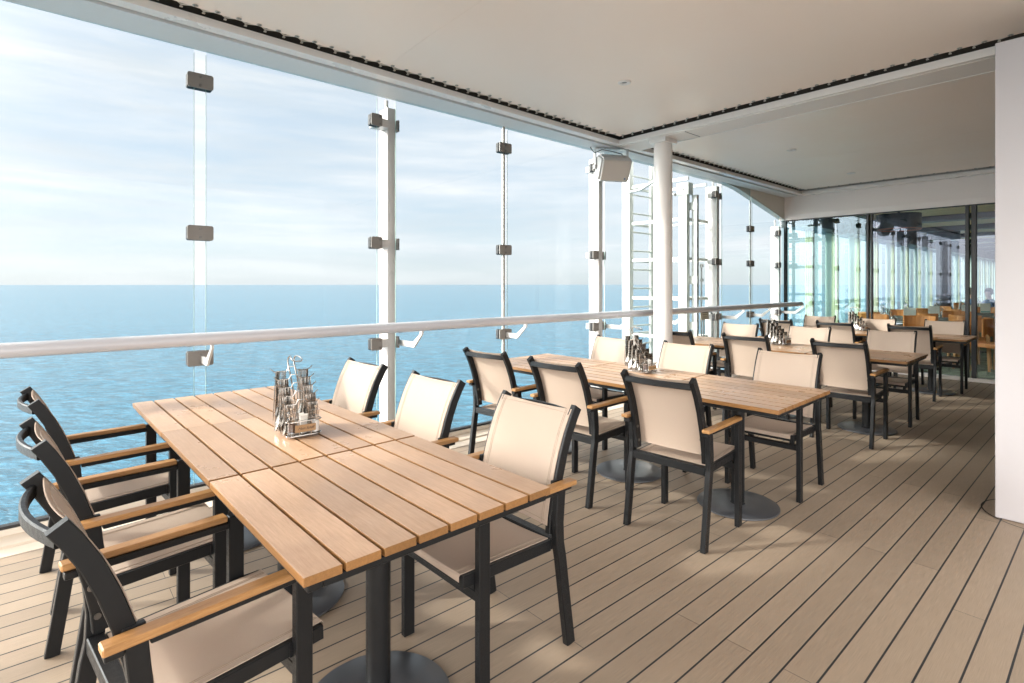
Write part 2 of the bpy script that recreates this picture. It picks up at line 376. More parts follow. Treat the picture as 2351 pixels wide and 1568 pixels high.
# ================================================================== SETTING
def sheet(name, x0, x1, y0, y1, z, mat, t=.1, kind='structure', parent=None):
    bm = BM(); box(bm, x0, x1, y0, y1, z - t, z); o = obj(name, bm, mat, parent)
    if kind and not parent: tag(o, kind=kind)
    return o
ZS = 3.03                       # underside of the ceiling rim
YN, YF, XR = -3.6, 10.35, 2.6   # near end, glass wall, inboard wall
GX = -4.15                      # glass screen
tag(sheet('deck_floor', -3.875, XR, YN, YF, 0, 'deck'), 'ribbed tan composite deck boards with black caulk lines', None)
# painted waterway beside the boards: flat strip, raised ridge and gutter
bm = BM(); prism(bm, [(-3.875, -.1), (-3.875, .004), (-3.99, .004), (-4.0, .016), (-4.012, .018), (-4.03, .012), (-4.06, .014), (-4.12, .03), (-4.12, -.1)], 'y', YN, YF)
tag(obj('waterway', bm, 'waterway'), kind='structure')
bm = BM(); S = 45000
vs = [bm.verts.new(p) for p in ((-S, -S, 0), (S, -S, 0), (S, S, 0), (-S, S, 0))]; bm.faces.new(vs)
sea_o = obj('sea', bm, 'sea'); sea_o.location.z = -32; tag(sea_o, kind='structure')

# ---- sill under the glass
sill = empty('window_sill', (GX, 0, 0), 0, 'long low beige sill with black gasket under the sea side glass screen', 'sill')
bm = BM(); box(bm, -.065, .03, YN, YF, -.05, .062, .004); obj('sill_rail', bm, 'trim', sill)
bm = BM(); box(bm, -.03, .018, YN, YF - .01, .0625, .078); obj('gasket', bm, 'black', sill)

# ---- glass screen: joints (no post) and posts alternate
posts = [2.278 - 1.41 * 2 * i for i in range(1, 3)][::-1] + [2.278, 5.09, 7.93, 10.18]
joints = [.805 - 2.82 * i for i in range(1, 3)][::-1] + [.805, 3.518, 6.35, 8.919]
lines_y = sorted([(y, 'p') for y in posts] + [(y, 'j') for y in joints])
names_p = {2.278: 'thick white post behind the closest dining table, nearest in view', 5.09: 'white post directly below the loudspeaker', 7.93: 'white post right of the outdoor ladder tower', 10.18: 'white post at the corner with the tinted glass wall'}
def rplate(bm, x0, x1, y0, y1, z0, z1, r=.014):
    pts = []
    for cy, cz, a0 in ((y1 - r, z1 - r, 0), (y0 + r, z1 - r, 90), (y0 + r, z0 + r, 180), (y1 - r, z0 + r, 270)):
        for k in range(5): a = R(a0 + 22.5 * k); pts.append((cy + r * math.cos(a), cz + r * math.sin(a)))
    prism(bm, pts, 'x', x0, x1)
def clamp_plate(parent, y0, y1, z, x=GX, hole_y=None, n=2, shift=0):
    """two-sided clamp: pale inner plate, black rubber, outer plate, screws"""
    bm = BM(); rplate(bm, x + .012, x + .024, y0, y1, z - .050, z + .050)
    c = obj('clamp', bm, 'clamp', parent)
    bm = BM(); rplate(bm, x + .0055, x + .0115, y0 + .002, y1 - .002, z - .049, z + .049); rplate(bm, x - .040, x - .0055, y0 + .001, y1 - .001, z - .05, z + .05); obj('gasket', bm, 'black', c)
    hy = hole_y if hole_y is not None else (y0 + y1) / 2
    for dz in (-.028, .028): bm = BM(); disc(bm, (x + .0255, hy, z + dz), (1, 0, 0), .009, .004, 12); obj('screw', bm, 'screw', c)
    return c
CZ = (.932, 1.782, 2.81)
for py_ in posts:
    nm = names_p.get(py_, 'white glass screen post beside the camera, out of view')
    t = empty('screen_post', (0, 0, 0), 0, nm if py_ in names_p else nm, 'post', 'white posts of the glass screen')
    top = 2.965 if py_ < 10 else 2.50
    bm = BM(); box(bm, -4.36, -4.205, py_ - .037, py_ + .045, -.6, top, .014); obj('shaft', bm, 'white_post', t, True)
    bm = BM(); box(bm, -4.30, -4.28, py_ - .01, py_ + .012, top, ZS + .02 if py_ < 10 else 2.62); obj('top_pin', bm, 'galv', t)
    for z in CZ:
        if py_ > 10 and z > 2.5: z = 2.36
        clamp_plate(t, py_ - .225, py_ - .125, z, hole_y=py_ - .145)
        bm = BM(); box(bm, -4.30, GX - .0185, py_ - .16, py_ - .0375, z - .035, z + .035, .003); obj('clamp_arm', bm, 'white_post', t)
        if py_ < 10:
            bm = BM(); box(bm, -4.25, GX - .0185, py_ + .0405, py_ + .062, z - .05, z + .05, .004); obj('clamp_arm', bm, 'clamp', t)
edges = [(YN + .02, None)] + lines_y
for i, (y, k) in enumerate(lines_y):
    y0 = (edges[i][0] + (.012 if edges[i][1] == 'p' else .037)) if edges[i][1] else edges[i][0]
    y1 = y - (.165 if k == 'p' else .037)
    seen = y1 > .3
    t = empty('glass_pane', (GX, 0, 0), 0, None, 'glass pane', 'clear panes of the sea side screen')
    lab = {'.805': 0}
    order = ['leftmost large clear pane, open sea behind it', 'clear pane left of the nearest white post', 'clear pane right of the nearest white post',
             'clear pane left of the loudspeaker', 'clear pane below and right of the loudspeaker', 'clear pane before the outdoor ladder tower, right of the round column',
             'clear pane right of the ladder tower with sloping top corner', 'narrow last clear pane beside the tinted glass wall']
    vis = [j for j, (yy, kk) in enumerate(lines_y) if yy > .3]
    tag(t, order[vis.index(i)] if i in vis and vis.index(i) < len(order) else 'clear screen pane beside the camera, out of view')
    bm = BM(); top = ZS + .03 if y < 9 else None
    if top: box(bm, -.005, .005, y0, y1, .076, top)
    else:   # last pane follows the sloping plate
        prism(bm, [(y0, .076), (y1, .076), (y1, 2.68), (y0, 2.92)], 'x', -.005, .005)
    g = obj('pane', bm, 'glass', t)
    bm = BM()
    box(bm, -.0045, .0045, y0 - .003, y0 + .0001, .078, 3.0 if top else 2.9); box(bm, -.0045, .0045, y1 - .0001, y1 + .003, .078, 3.0 if top else 2.66)
    obj('edge_strip', bm, 'glass_edge', t)
    if k == 'j':
        for z in CZ:
            zz = z if (y < 8 or z < 2.5) else 2.36
            bmy = clamp_plate(t, y - .078, y + .078, zz, x=0, n=2)
    if k == 'j' and y > 3:      # slim dark joint bar seen at the farther joints
        bm = BM(); box(bm, -.022, -.0065, y - .012, y + .014, .08, ZS if y < 8 else 2.83); obj('joint_bar', bm, 'galv', t)

# ---- handrail
rail = empty('handrail', (-3.82, 0, 1.09), 0, 'long white tubular handrail running along the glass screen', 'handrail')
bm = BM()
RY = [YN + .3, 5.36, 5.368, 10.12]
def oval(bm, y0, y1, capped=True):
    n = 28; A = []; B = []
    for y, L in ((y0, A), (y1, B)):
        for k in range(n):
            a = 2 * math.pi * k / n; L.append(bm.verts.new((.05 * math.cos(a), y, .041 * math.sin(a))))
    for k in range(n): bm.faces.new((A[k], A[(k + 1) % n], B[(k + 1) % n], B[k]))
    bm.faces.new(A[::-1]); bm.faces.new(B)
oval(bm, RY[0], RY[1]); oval(bm, RY[2], RY[3]); obj('rail_tube', bm, 'rail', rail, True)
bm = BM(); n = 28
vsA = [bm.verts.new((.044 * math.cos(2 * math.pi * k / n), RY[1], .036 * math.sin(2 * math.pi * k / n))) for k in range(n)]; vsB = [bm.verts.new((v.co.x, RY[2], v.co.z)) for v in vsA]
for k in range(n): bm.faces.new((vsA[k], vsA[(k + 1) % n], vsB[(k + 1) % n], vsB[k]))
obj('rail_joint', bm, 'black', rail)
for (y, k) in lines_y:
    bm = BM(); yb = y + (.0 if k == 'j' else .075)
    pts = [(-.305, -.19), (-.14, -.19), (-.005, -.065), (-.005, -.03), (-.042, -.03), (-.042, -.066), (-.155, -.142), (-.305, -.142)]
    prism(bm, pts, 'y', yb + .002, yb + .016); 
    if k == 'p': box(bm, -.40, -.3055, yb + .001, yb + .017, -.19, -.142)
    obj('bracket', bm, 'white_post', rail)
    for dy in (-.12, .16): bm = BM(); disc(bm, (-.02, y + dy, -.043), (0, 0, 1), .008, .006); obj('screw', bm, 'screw', rail)

# ---- ceiling rims
def xin(y): return -3.745 - .019 * y if y <= 5 else -3.83
def xout(y): return -4.165 - .012 * y
def strip(bm, ya, yb, fa, fb, z0, z1):
    """box between x=fa(y) and x=fb(y)"""
    P = [(fa(ya), ya), (fb(ya), ya), (fb(yb), yb), (fa(yb), yb)]; prism(bm, P, 'z', z0, z1)
def rim(ya, yb, label):
    t = empty('ceiling_edge_beam', (0, 0, 0), 0, label, 'ceiling beam', 'pale painted rims of the ceiling')
    bm = BM(); strip(bm, ya, yb, xout, lambda y: xin(y) - .110, ZS, ZS + .05); obj('soffit', bm, 'soffit', t)
    bm = BM(); strip(bm, ya, yb, lambda y: xin(y) - .110, lambda y: xin(y) - .088, ZS + .035, ZS + .05); obj('shadow_groove', bm, 'void', t)  # dark strip paints the shade inside the groove
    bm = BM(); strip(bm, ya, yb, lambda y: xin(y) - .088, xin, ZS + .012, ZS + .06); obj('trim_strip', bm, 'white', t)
    bm = BM(); strip(bm, ya, yb, lambda y: xout(y) + .004, lambda y: xin(y) - .10, ZS + .0505, ZS + .309); obj('light_block', bm, 'void', t)  # dark box added over the soffit to stop light leaking in
    return t
rim(YN, 4.97, 'pale ceiling rim above the glass screen beside the closest tables')
rim(4.9702, 10.298, 'pale ceiling rim above the outdoor ladder tower')
tb = empty('ceiling_crossbeam', (0, 0, 0), 0, 'pale ceiling crossbeam resting on the round white column', 'ceiling beam')
bm = BM(); box(bm, -3.842, XR, 4.97, 5.00, ZS - .004, ZS + .055); obj('trim_strip', bm, 'white', tb)
bm = BM(); box(bm, -3.842, XR, 5.0005, 5.03, ZS + .012, ZS + .05); box(bm, -3.842, XR, 5.052, 5.36, ZS + .002, ZS + .05); obj('soffit', bm, 'matt', tb)
bm = BM(); box(bm, -3.842, XR, 5.031, 5.051, ZS - .003, ZS + .05, .006); obj('bead', bm, 'white', tb)
bm = BM(); box(bm, -3.85, XR, 5.06, 5.33, ZS + .0505, ZS + .309); obj('light_block', bm, 'void', tb)  # dark box added over the crossbeam to keep outside light out
bm = BM(); box(bm, -3.832, XR, 5.361, 5.372, ZS - .003, ZS + .075); obj('edge_bead', bm, 'white', tb)
bm = BM(); box(bm, -3.05, -3.046, 5.053, 5.36, ZS - .0015, ZS + .003); obj('seam', bm, 'black', tb)
fb = empty('ceiling_end_trim', (0, 0, 0), 0, 'narrow pale trim where the ceiling meets the lintel of the glass wall', 'ceiling trim')
bm = BM(); box(bm, -3.829, XR, 10.20, 10.30, ZS - .004, ZS + .06); obj('trim_strip', bm, 'white', fb)
# dark void above: slab added to block light from overhead
bm = BM(); box(bm, -4.6, XR + .2, YN - .2, YF + .3, ZS + .31, ZS + .5); tag(obj('roof_slab', bm, 'void'), 'dark roof slab added to block light, seen through gaps beside the ceiling fabric', 'roof')
# ---- laced fabric ceilings with eyelets
def membrane(label, pts, seams=()):
    """pts: corner polygon (x,y); sides = list of edges to lace"""
    t = empty('fabric_ceiling', (0, 0, ZS + .075), 0, label, 'ceiling panel', 'laced fabric ceiling panels')
    bm = BM(); x0f, x1, y0, y1 = pts
    NX, NY = 24, 40; g = []
    for j in range(NY + 1):
        y = y0 + (y1 - y0) * j / NY; row = []
        for i in range(NX + 1):
            x = x0f(y) + (x1 - x0f(y)) * i / NX; u = i / NX; v = j / NY
            z = .035 * (1 - (2 * min(u, .5) - 1) ** 6) * (1 - (2 * v - 1) ** 10)
            # slight scallop between the eyelets
            if i == 0: x += .004 * math.sin(y / .12 * 2 * math.pi)
            row.append(bm.verts.new((x, y, z)))
        g.append(row)
    for j in range(NY):
        for i in range(NX): bm.faces.new((g[j][i], g[j][i + 1], g[j + 1][i + 1], g[j + 1][i]))
    r = bmesh.ops.extrude_face_region(bm, geom=bm.faces[:]); bmesh.ops.translate(bm, verts=[v for v in r['geom'] if isinstance(v, bmesh.types.BMVert)], vec=(0, 0, .004))
    obj('fabric', bm, 'membrane', t, True)
    for a in seams:
        bm = BM(); v = (a - y0) / (y1 - y0); P = []
        for i in range(41):
            u = (i / 40) ** 1.6; x = x0f(a) + (x1 - x0f(a)) * u
            z = .035 * (1 - (2 * min(u, .5) - 1) ** 6) * (1 - (2 * v - 1) ** 10) - .0012
            P.append([bm.verts.new((x, a + d, z - h_)) for d, h_ in ((-.014, 0), (-.013, .0012), (.013, .0012), (.014, 0))])
        for A, B in zip(P, P[1:]):
            for k in range(3): bm.faces.new((A[k], A[k + 1], B[k + 1], B[k]))
        obj('seam', bm, 'membrane', t, True)
    return t
eyes = [0]
def lace(t, p, q, side, sp, hook=.055):
    """eyelets along p->q on the fabric, cord to hooks on the rim; side = unit vector towards the rim"""
    p = Vector(p); q = Vector(q); n = int((q - p).length / sp); d = (q - p).normalized(); side = Vector(side)
    path = []; hk = BM()
    for i in range(n + 1):
        e = p + d * (i * sp + sp * .5)
        if (e - p).dot(d) > (q - p).length: break
        inset = e - side * .028 + Vector((0, 0, -.003))
        bm = BM(); pr = [(.008, -.001), (.010, -.0032), (.0135, -.0032), (.016, -.0008), (.016, .0005), (.008, .0005)]
        rings = [[bm.verts.new((r_ * math.cos(a * math.pi / 6), r_ * math.sin(a * math.pi / 6), z)) for a in range(12)] for r_, z in pr]
        for A, B in zip(rings, rings[1:]):
            for k in range(12): bm.faces.new((A[k], A[(k + 1) % 12], B[(k + 1) % 12], B[k]))
        lathe(bm, [(.0078, -.0006), (.0078, .0)], 12, mi=1)
        o = obj('eyelet', bm, ['galv', 'black'], t, True); o.location = inset
        h = e + d * (-sp * .5) + side * hook + Vector((0, 0, .012))
        tube(hk, [h + Vector((0, 0, .05)), h + Vector((0, 0, -.006))], .0055, 6); box(hk, h.x - .008, h.x + .008, h.y - .008, h.y + .008, h.z - .012, h.z - .007)
        path += [h + Vector((0, 0, .004)), inset + side * .010 + Vector((0, 0, .004)), inset + Vector((0, 0, -.007)), inset + side * .004 + Vector((0, 0, .012)), h + d * sp * .8 + Vector((0, 0, .02))]
    bm = BM(); tube(bm, path, .0052, 6); obj('lacing_cord', bm, 'cord', t, True); obj('hook_rail', hk, 'cord', t)
G = .062
m1 = membrane('large laced fabric ceiling panel above the closest tables', (lambda y: xin(y) + G, XR - .1, YN + .1, 4.97 - G), (2.0,))
lace(m1, (xin(-1.3) + G, -1.3, 0), (xin(4.85) + G, 4.85, 0), (-1, 0, 0), .1205)
lace(m1, (xin(4.97) + G, 4.97 - G, 0), (-.1, 4.97 - G, 0), (0, 1, 0), .133)
m2 = membrane('smaller laced fabric ceiling panel behind the crossbeam', (lambda y: -3.83 + G, XR - .1, 5.37 + G, 10.20 - G), (7.85,))
lace(m2, (-3.83 + G, 5.47, 0), (-3.83 + G, 10.05, 0), (-1, 0, 0), .125)
lace(m2, (-3.83 + G, 10.20 - G, 0), (-1.0, 10.20 - G, 0), (0, 1, 0), .16)
# downlights
def downlight(x, y, label):
    t = empty('ceiling_downlight', (x, y, ZS + .107), 0, label, 'ceiling light', 'round recessed ceiling lights')
    bm = BM(); rings = []
    for r_, z in ((.022, -.004), (.03, -.012), (.045, -.014), (.055, -.008), (.056, .004), (.022, .004)):
        rings.append([bm.verts.new((r_ * math.cos(a * math.pi / 12), r_ * math.sin(a * math.pi / 12), z)) for a in range(24)])
    for A, B in zip(rings, rings[1:]):
        for k in range(24): bm.faces.new((A[k], A[(k + 1) % 24], B[(k + 1) % 24], B[k]))
    obj('trim_ring', bm, 'white', t, True)
    bm = BM(); lathe(bm, [(.022, -.003), (.0225, .003)], 20); obj('lens', bm, 'screw', t)
downlight(-2.79, 3.69, 'small round white ceiling light in the large fabric panel above the closest tables')
downlight(-2.80, 7.13, 'small round white ceiling light in the second fabric panel, nearer of its two')
downlight(-2.785, 9.3, 'small round white ceiling light in the second fabric panel, beside the glass wall')

# ---- round column
col = empty('column', (-3.385, 5.17, 0), 0, 'thick round white column under the crossbeam among the tables', 'column')
bm = BM(); lathe(bm, [(.1, 0), (.1, 2.985)], 40); obj('shaft', bm, 'white', col, True)
bm = BM(); box(bm, -.103, .103, -.115, .115, 2.985, ZS + .0015); obj('collar', bm, 'white', col)

# ---- sloped plate and tinted glass wall
bm = BM(); prism(bm, [(8.15, ZS + .1), (8.15, ZS - .002), (8.55, ZS - .045), (10.30, 2.63), (10.30, ZS + .1)], 'x', -4.27, -4.17)
tag(obj('sloped_roof_plate', bm, 'trim'), 'triangular beige roof plate sloping down to the corner of the glass wall', 'roof plate')
gw = empty('glass_wall', (0, YF, 0), 0, 'tinted glass wall of the restaurant at the end of the deck', 'glass wall')
bm = BM(); prism(bm, [(-.05, ZS - .002), (-.05, 2.70), (-.035, 2.615), (.12, 2.615), (.12, ZS + .3), (-.05, ZS + .3)], 'x', -4.27, XR); obj('lintel', bm, 'lintel', gw)
bm = BM(); box(bm, -3.02, -3.012, -.0525, -.0495, 2.70, ZS - .02); obj('seam', bm, 'white', gw)
def mull(x0, x1, y0=-.01, y1=.07): 
    bm = BM(); box(bm, x0, x1, y0, y1, .05, 2.6145, .004); return obj('mullion', bm, 'darkframe', gw)
mull(-4.20, -4.16); mull(-2.875, -2.84); mull(-2.815, -2.79); mull(-1.60, -1.555); mull(-1.53, -1.47); mull(.35, .45); mull(2.5, 2.59)
bm = BM(); box(bm, -4.25, XR, -.03, .09, -.02, .0495, .003); obj('threshold', bm, 'white', gw)
bm = BM(); box(bm, -4.2, XR, -.0135, -.0115, 2.595, 2.6145); obj('head_gasket', bm, 'darkframe', gw)
for a, b, mt in ((-4.158, -2.877, 'glass_g'), (-2.788, -1.602, 'glass_v'), (-1.468, .348, 'glass_v'), (.452, 2.498, 'glass_v')):
    bm = BM(); box(bm, a, b, .02, .03, .0505, 2.6135); obj('pane', bm, mt, gw)

# ---- partition wall on the right, inboard wall
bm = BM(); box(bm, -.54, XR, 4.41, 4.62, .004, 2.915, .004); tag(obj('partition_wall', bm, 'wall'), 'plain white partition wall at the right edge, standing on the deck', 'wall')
bm = BM(); lathe(bm, [(.11, 0), (.11, .2)], 32); o = obj('pipe_stub', bm, 'white', None, True, (-.26, 4.55, 2.916)); tag(o, 'short round white column stub on top of the partition wall', 'column stub')
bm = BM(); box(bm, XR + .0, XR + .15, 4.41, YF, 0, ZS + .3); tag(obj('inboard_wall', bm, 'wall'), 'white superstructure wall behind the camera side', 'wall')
# ring caulk line around a round deck inlay at the partition foot
bm = BM(); n = 48
cR = .30
for (r0, r1) in ((cR - .004, cR + .003),):
    A = [bm.verts.new((r0 * math.cos(2 * math.pi * k / n), r0 * math.sin(2 * math.pi * k / n), 0)) for k in range(n)]; B = [bm.verts.new((r1 * math.cos(2 * math.pi * k / n), r1 * math.sin(2 * math.pi * k / n), 0)) for k in range(n)]
    for k in range(n): bm.faces.new((A[k], A[(k + 1) % n], B[(k + 1) % n], B[k]))
o = obj('deck_ring_joint', bm, 'black', None, False, (-.33, 4.62, .003)); tag(o, kind='structure')

# ================================================================== FURNITURE
# ---- table: one square slatted top on a round pedestal
def make_table():
    t = empty('dining_table', (0, 0, 0), 0, 'x', 'table', 'square slatted tables pushed together in rows')
    bm = BM(); W = .0955; P = .1054
    for i in range(8):
        y0 = -.4185 + i * P; box(bm, -.4165, .4165, y0, y0 + W, .727, .750, .0014)
    o = obj('tabletop', bm, ['table', 'table_edge'], t)
    for p in o.data.polygons: p.material_index = 0 if p.normal.z > .9 else 1
    bm = BM()
    for (a, b, c, d) in ((-.405, .405, -.405, -.365), (-.405, .405, .365, .405), (-.405, -.365, -.3645, .3645), (.365, .405, -.3645, .3645), (-.3645, .3645, -.02, .02)):
        box(bm, a, b, c, d, .704, .7255, .002)
    box(bm, -.16, .16, -.16, .16, .692, .7035, .002)
    obj('underframe', bm, 'metal', t)
    bm = BM(); lathe(bm, [(.047, .012), (.047, .018), (.0415, .024), (.0415, .692)], 32); obj('column', bm, 'metal', t, True)
    bm = BM(); lathe(bm, [(.235, 0), (.246, .002), (.25, .007), (.249, .012), (.243, .0155), (.1, .0175), (.06, .018)], 56); obj('base_plate', bm, 'metal_disc', t, True)
    return t
tbl = make_table(); first = [tbl]
rowname = ['the closest table row', 'the second table row', 'the third table row', 'the farthest table row']
colname = ['the aisle end', 'the middle', 'the sea end']
rows = [((-1.686, .864), 1.5), ((-1.671, 3.405), 1.5), ((-1.705, 6.15), 1.3), ((-1.725, 8.93), 1.2)]
tables = {}
for r_, ((x, y), a) in enumerate(rows):
    for k in range(3):
        p = (x - .842 * k * math.cos(R(a)), y - .842 * k * math.sin(R(a)), 0)
        lab = f'slatted square table at {colname[k]} of {rowname[r_]}'
        if first: t = first.pop(); t.location = p; t.rotation_euler.z = R(a); t['label'] = lab
        else: t = dup(tbl, p, R(a), lab)
        tables[(r_, k)] = t
        if r_ == 0: t.location.z += (0, .0015, -.001)[k]

# ---- armchair
def make_chair():
    t = empty('armchair', (0, 0, 0), 0, 'x', 'chair', 'beige sling armchairs along the tables')
    HX = .240
    for s in (-1, 1):      # rear leg continues as the arm upright
        bm = BM(); sweep(bm, [(s * HX, .022, 0), (s * HX, .045, .15), (s * HX, .075, .36), (s * HX, .087, .42), (s * HX, .090, .50), (s * HX, .078, .632)], .028, .046, (0, 1, 0)); obj('leg', bm, 'metal', t)
    for s in (-1, 1):
        bm = BM(); box(bm, s * HX - .014, s * HX + .014, .446, .494, 0, .655, .0025); obj('leg', bm, 'metal', t)
    for s in (-1, 1):
        bm = BM(); box(bm, s * HX - .017, s * HX + .017, .105, .4455, .617, .637, .002); box(bm, s * HX - .012, s * HX + .020, .018, .0545, .617, .637, .002); box(bm, s * (HX - .0185) - .0085, s * (HX - .0185) + .0085, .056, .102, .615, .660, .002); obj('arm_frame', bm, 'metal', t)
        bm = BM(); box(bm, s * (HX + .013) - .022, s * (HX + .013) + .022, .012, .445, .6375, .657, .0035); obj('armrest', bm, 'arm', t)
    # seat frame: side rails, rear and front rails; lower front stretcher with two pegs
    bm = BM()
    for s in (-1, 1): sweep(bm, [(s * .2125, .112, .410), (s * .2125, .54, .424)], .026, .042, (0, 0, 1)); box(bm, s * .226 - .0015 if s > 0 else -.2275 + .0, .2275 if s > 0 else -.2245, .44, .49, .40, .44)
    box(bm, -.2255, .2255, .066, .108, .392, .436, .003); box(bm, -.199, .199, .515, .54, .404, .440, .003)
    obj('seat_frame', bm, 'metal', t)
    bm = BM(); box(bm, -.2255, .2255, .455, .485, .335, .372, .003)
    for s in (-1, 1): box(bm, s * .195 - .013, s * .195 + .013, .457, .483, .3725, .402)
    obj('stretcher', bm, 'metal', t)
    # back frame
    SP = [(.098, .455), (.094, .51), (.080, .585), (.060, .665), (.035, .745), (.003, .825), (-.032, .89), (-.055, .925)]
    bm = BM()
    for s in (-1, 1): sweep(bm, [(s * .2125, y, z) for y, z in SP], .0262, .044, (0, 1, 0))
    path = [(x, -.050 - .035 * (1 - (x / .2) ** 2), .888 + .003 * (1 - (x / .2) ** 2)) for x in [-.2 + .4 * i / 12 for i in range(13)]]
    sweep(bm, path, .016, .034, (0, 0, 1), .004)
    obj('back_frame', bm, 'metal', t)
    for s in (-1, 1):
        for (y, z) in ((.075, .50), (.060, .585)): bm = BM(); disc(bm, (s * .198, y + .012, z), (s, 0, 0), .009, .006, 10); obj('bolt', bm, 'screw', t)
    # slings
    def back_y(z):
        for (ya, za), (yb, zb) in zip(SP, SP[1:]):
            if za <= z <= zb: return ya + (yb - ya) * (z - za) / (zb - za)
        return SP[-1][0]
    bm = BM(); nx, nz = 12, 16; g = []
    for j in range(nz + 1):
        v = j / nz; z = .488 + (.921 - .488) * v; row = []
        for i in range(nx + 1):
            u = -1 + 2 * i / nx; sag = .018 * (1 - u * u) * (.55 + .45 * math.sin(math.pi * v) + .25 * v)
            row.append(bm.verts.new((u * .2135, back_y(z) + .0275 - sag, z - (.010 * (1 - u * u) * (v > .99)))))
        g.append(row)
    for j in range(nz):
        for i in range(nx): bm.faces.new((g[j][i], g[j][i + 1], g[j + 1][i + 1], g[j + 1][i]))
    r = bmesh.ops.extrude_face_region(bm, geom=bm.faces[:]); bmesh.ops.translate(bm, verts=[v for v in r['geom'] if isinstance(v, bmesh.types.BMVert)], vec=(0, -.0028, -.0006))
    bk = obj('backrest', bm, 'fabric', t, True)
    bm = BM()
    for xs in (-.190, -.182, .182, .190):
        u = xs / .2135; pp = []
        for j in range(24):
            v = j / 23; z = .492 + .424 * v; sag = .018 * (1 - u * u) * (.55 + .45 * math.sin(math.pi * v) + .25 * v); pp.append((xs, back_y(z) + .0281 - sag, z))
        tube(bm, pp, .0010, 4)
    for zz in (.904, .505):
        pp = []
        for i in range(16):
            u = -.95 + 1.9 * i / 15; v = (zz - .488) / .433; sag = .018 * (1 - u * u) * (.55 + .45 * math.sin(math.pi * v) + .25 * v); pp.append((u * .2135, back_y(zz) + .0283 - sag, zz))
        tube(bm, pp, .0010, 4)
    obj('stitching', bm, 'stitch', bk)
    bm = BM(); nx, ny = 12, 16; g = []
    for j in range(ny + 1):
        v = j / ny; y = .112 + .432 * v; row = []
        for i in range(nx + 1):
            u = -1 + 2 * i / nx; z = .4345 + .0145 * v - .013 * (1 - u ** 2) * math.sin(math.pi * min(1, .12 + v * .86)) ** .6
            row.append(bm.verts.new((u * .209, y, z)))
        g.append(row)
    for (dy, dz) in ((.0045, -.006), (.0045, -.024)):   # wraps over the front rail
        g.append([bm.verts.new((v.co.x, .544 + dy, .4490 + dz)) for v in g[ny]])
    for A, B in zip(g, g[1:]):
        for i in range(nx): bm.faces.new((A[i], A[i + 1], B[i + 1], B[i]))
    r = bmesh.ops.extrude_face_region(bm, geom=bm.faces[:]); bmesh.ops.translate(bm, verts=[v for v in r['geom'] if isinstance(v, bmesh.types.BMVert)], vec=(0, -.0004, -.0028))
    st = obj('seat', bm, 'fabric', t, True)
    bm = BM()
    for xs in (-.186, -.179, .179, .186):
        u = xs / .209; tube(bm, [(xs, .12 + .42 * j / 15, .4350 + .0145 * (.02 + j / 15) - .013 * (1 - u * u) * math.sin(math.pi * min(1, .12 + (j / 15) * .86)) ** .6) for j in range(16)], .0010, 4)
    obj('stitching', bm, 'stitch', st)
    return t
chair = make_chair(); fc = [chair]
CH = [  # row, column, side ('n' back to the camera, 'f' facing it), x, foot line y, extra yaw
 (0, 0, 'n', -1.700, .052, 6.5), (0, 1, 'n', -2.49, .025, 5), (0, 2, 'n', -3.314, .006, 4.5),
 (0, 0, 'f', -1.715, 1.605, 1.5), (0, 1, 'f', -2.505, 1.590, 2.5), (0, 2, 'f', -3.285, 1.555, 3),
 (1, 0, 'n', -1.73, 2.625, 4), (1, 1, 'n', -2.515, 2.605, 3), (1, 2, 'n', -3.255, 2.60, 5),
 (1, 0, 'f', -1.69, 4.215, 3), (1, 1, 'f', -2.50, 4.155, 4), (1, 2, 'f', -3.25, 4.13, 3),
 (2, 0, 'n', -1.713, 5.415, 1), (2, 1, 'n', -2.543, 5.365, 4), (2, 2, 'n', -3.345, 5.33, 2),
 (2, 0, 'f', -1.714, 7.01, 4), (2, 1, 'f', -2.53, 6.95, 4), (2, 2, 'f', -3.33, 6.83, 5),
 (3, 0, 'n', -1.80, 8.17, 3), (3, 1, 'n', -2.65, 8.21, 3), (3, 2, 'n', -3.38, 8.07, 4),
 (3, 0, 'f', -1.70, 9.53, 3), (3, 1, 'f', -2.46, 9.37, 4), (3, 2, 'f', -3.30, 9.50, 5)]
for (r_, k, s, x, y, a) in CH:
    lab = ('beige armchair with its back to us, at ' if s == 'n' else 'beige armchair facing us, at ') + f'{colname[k]} of {rowname[r_]}'
    if r_ == 0 and s == 'n': lab = f'beige armchair left of the tables, at {colname[k]} of {rowname[0]}'
    p = (x, y, 0); rz = R(a) if s == 'n' else R(180 + a)
    if fc: t = fc.pop(); t.location = p; t.rotation_euler.z = rz; t['label'] = lab
    else: dup(chair, p, rz, lab)

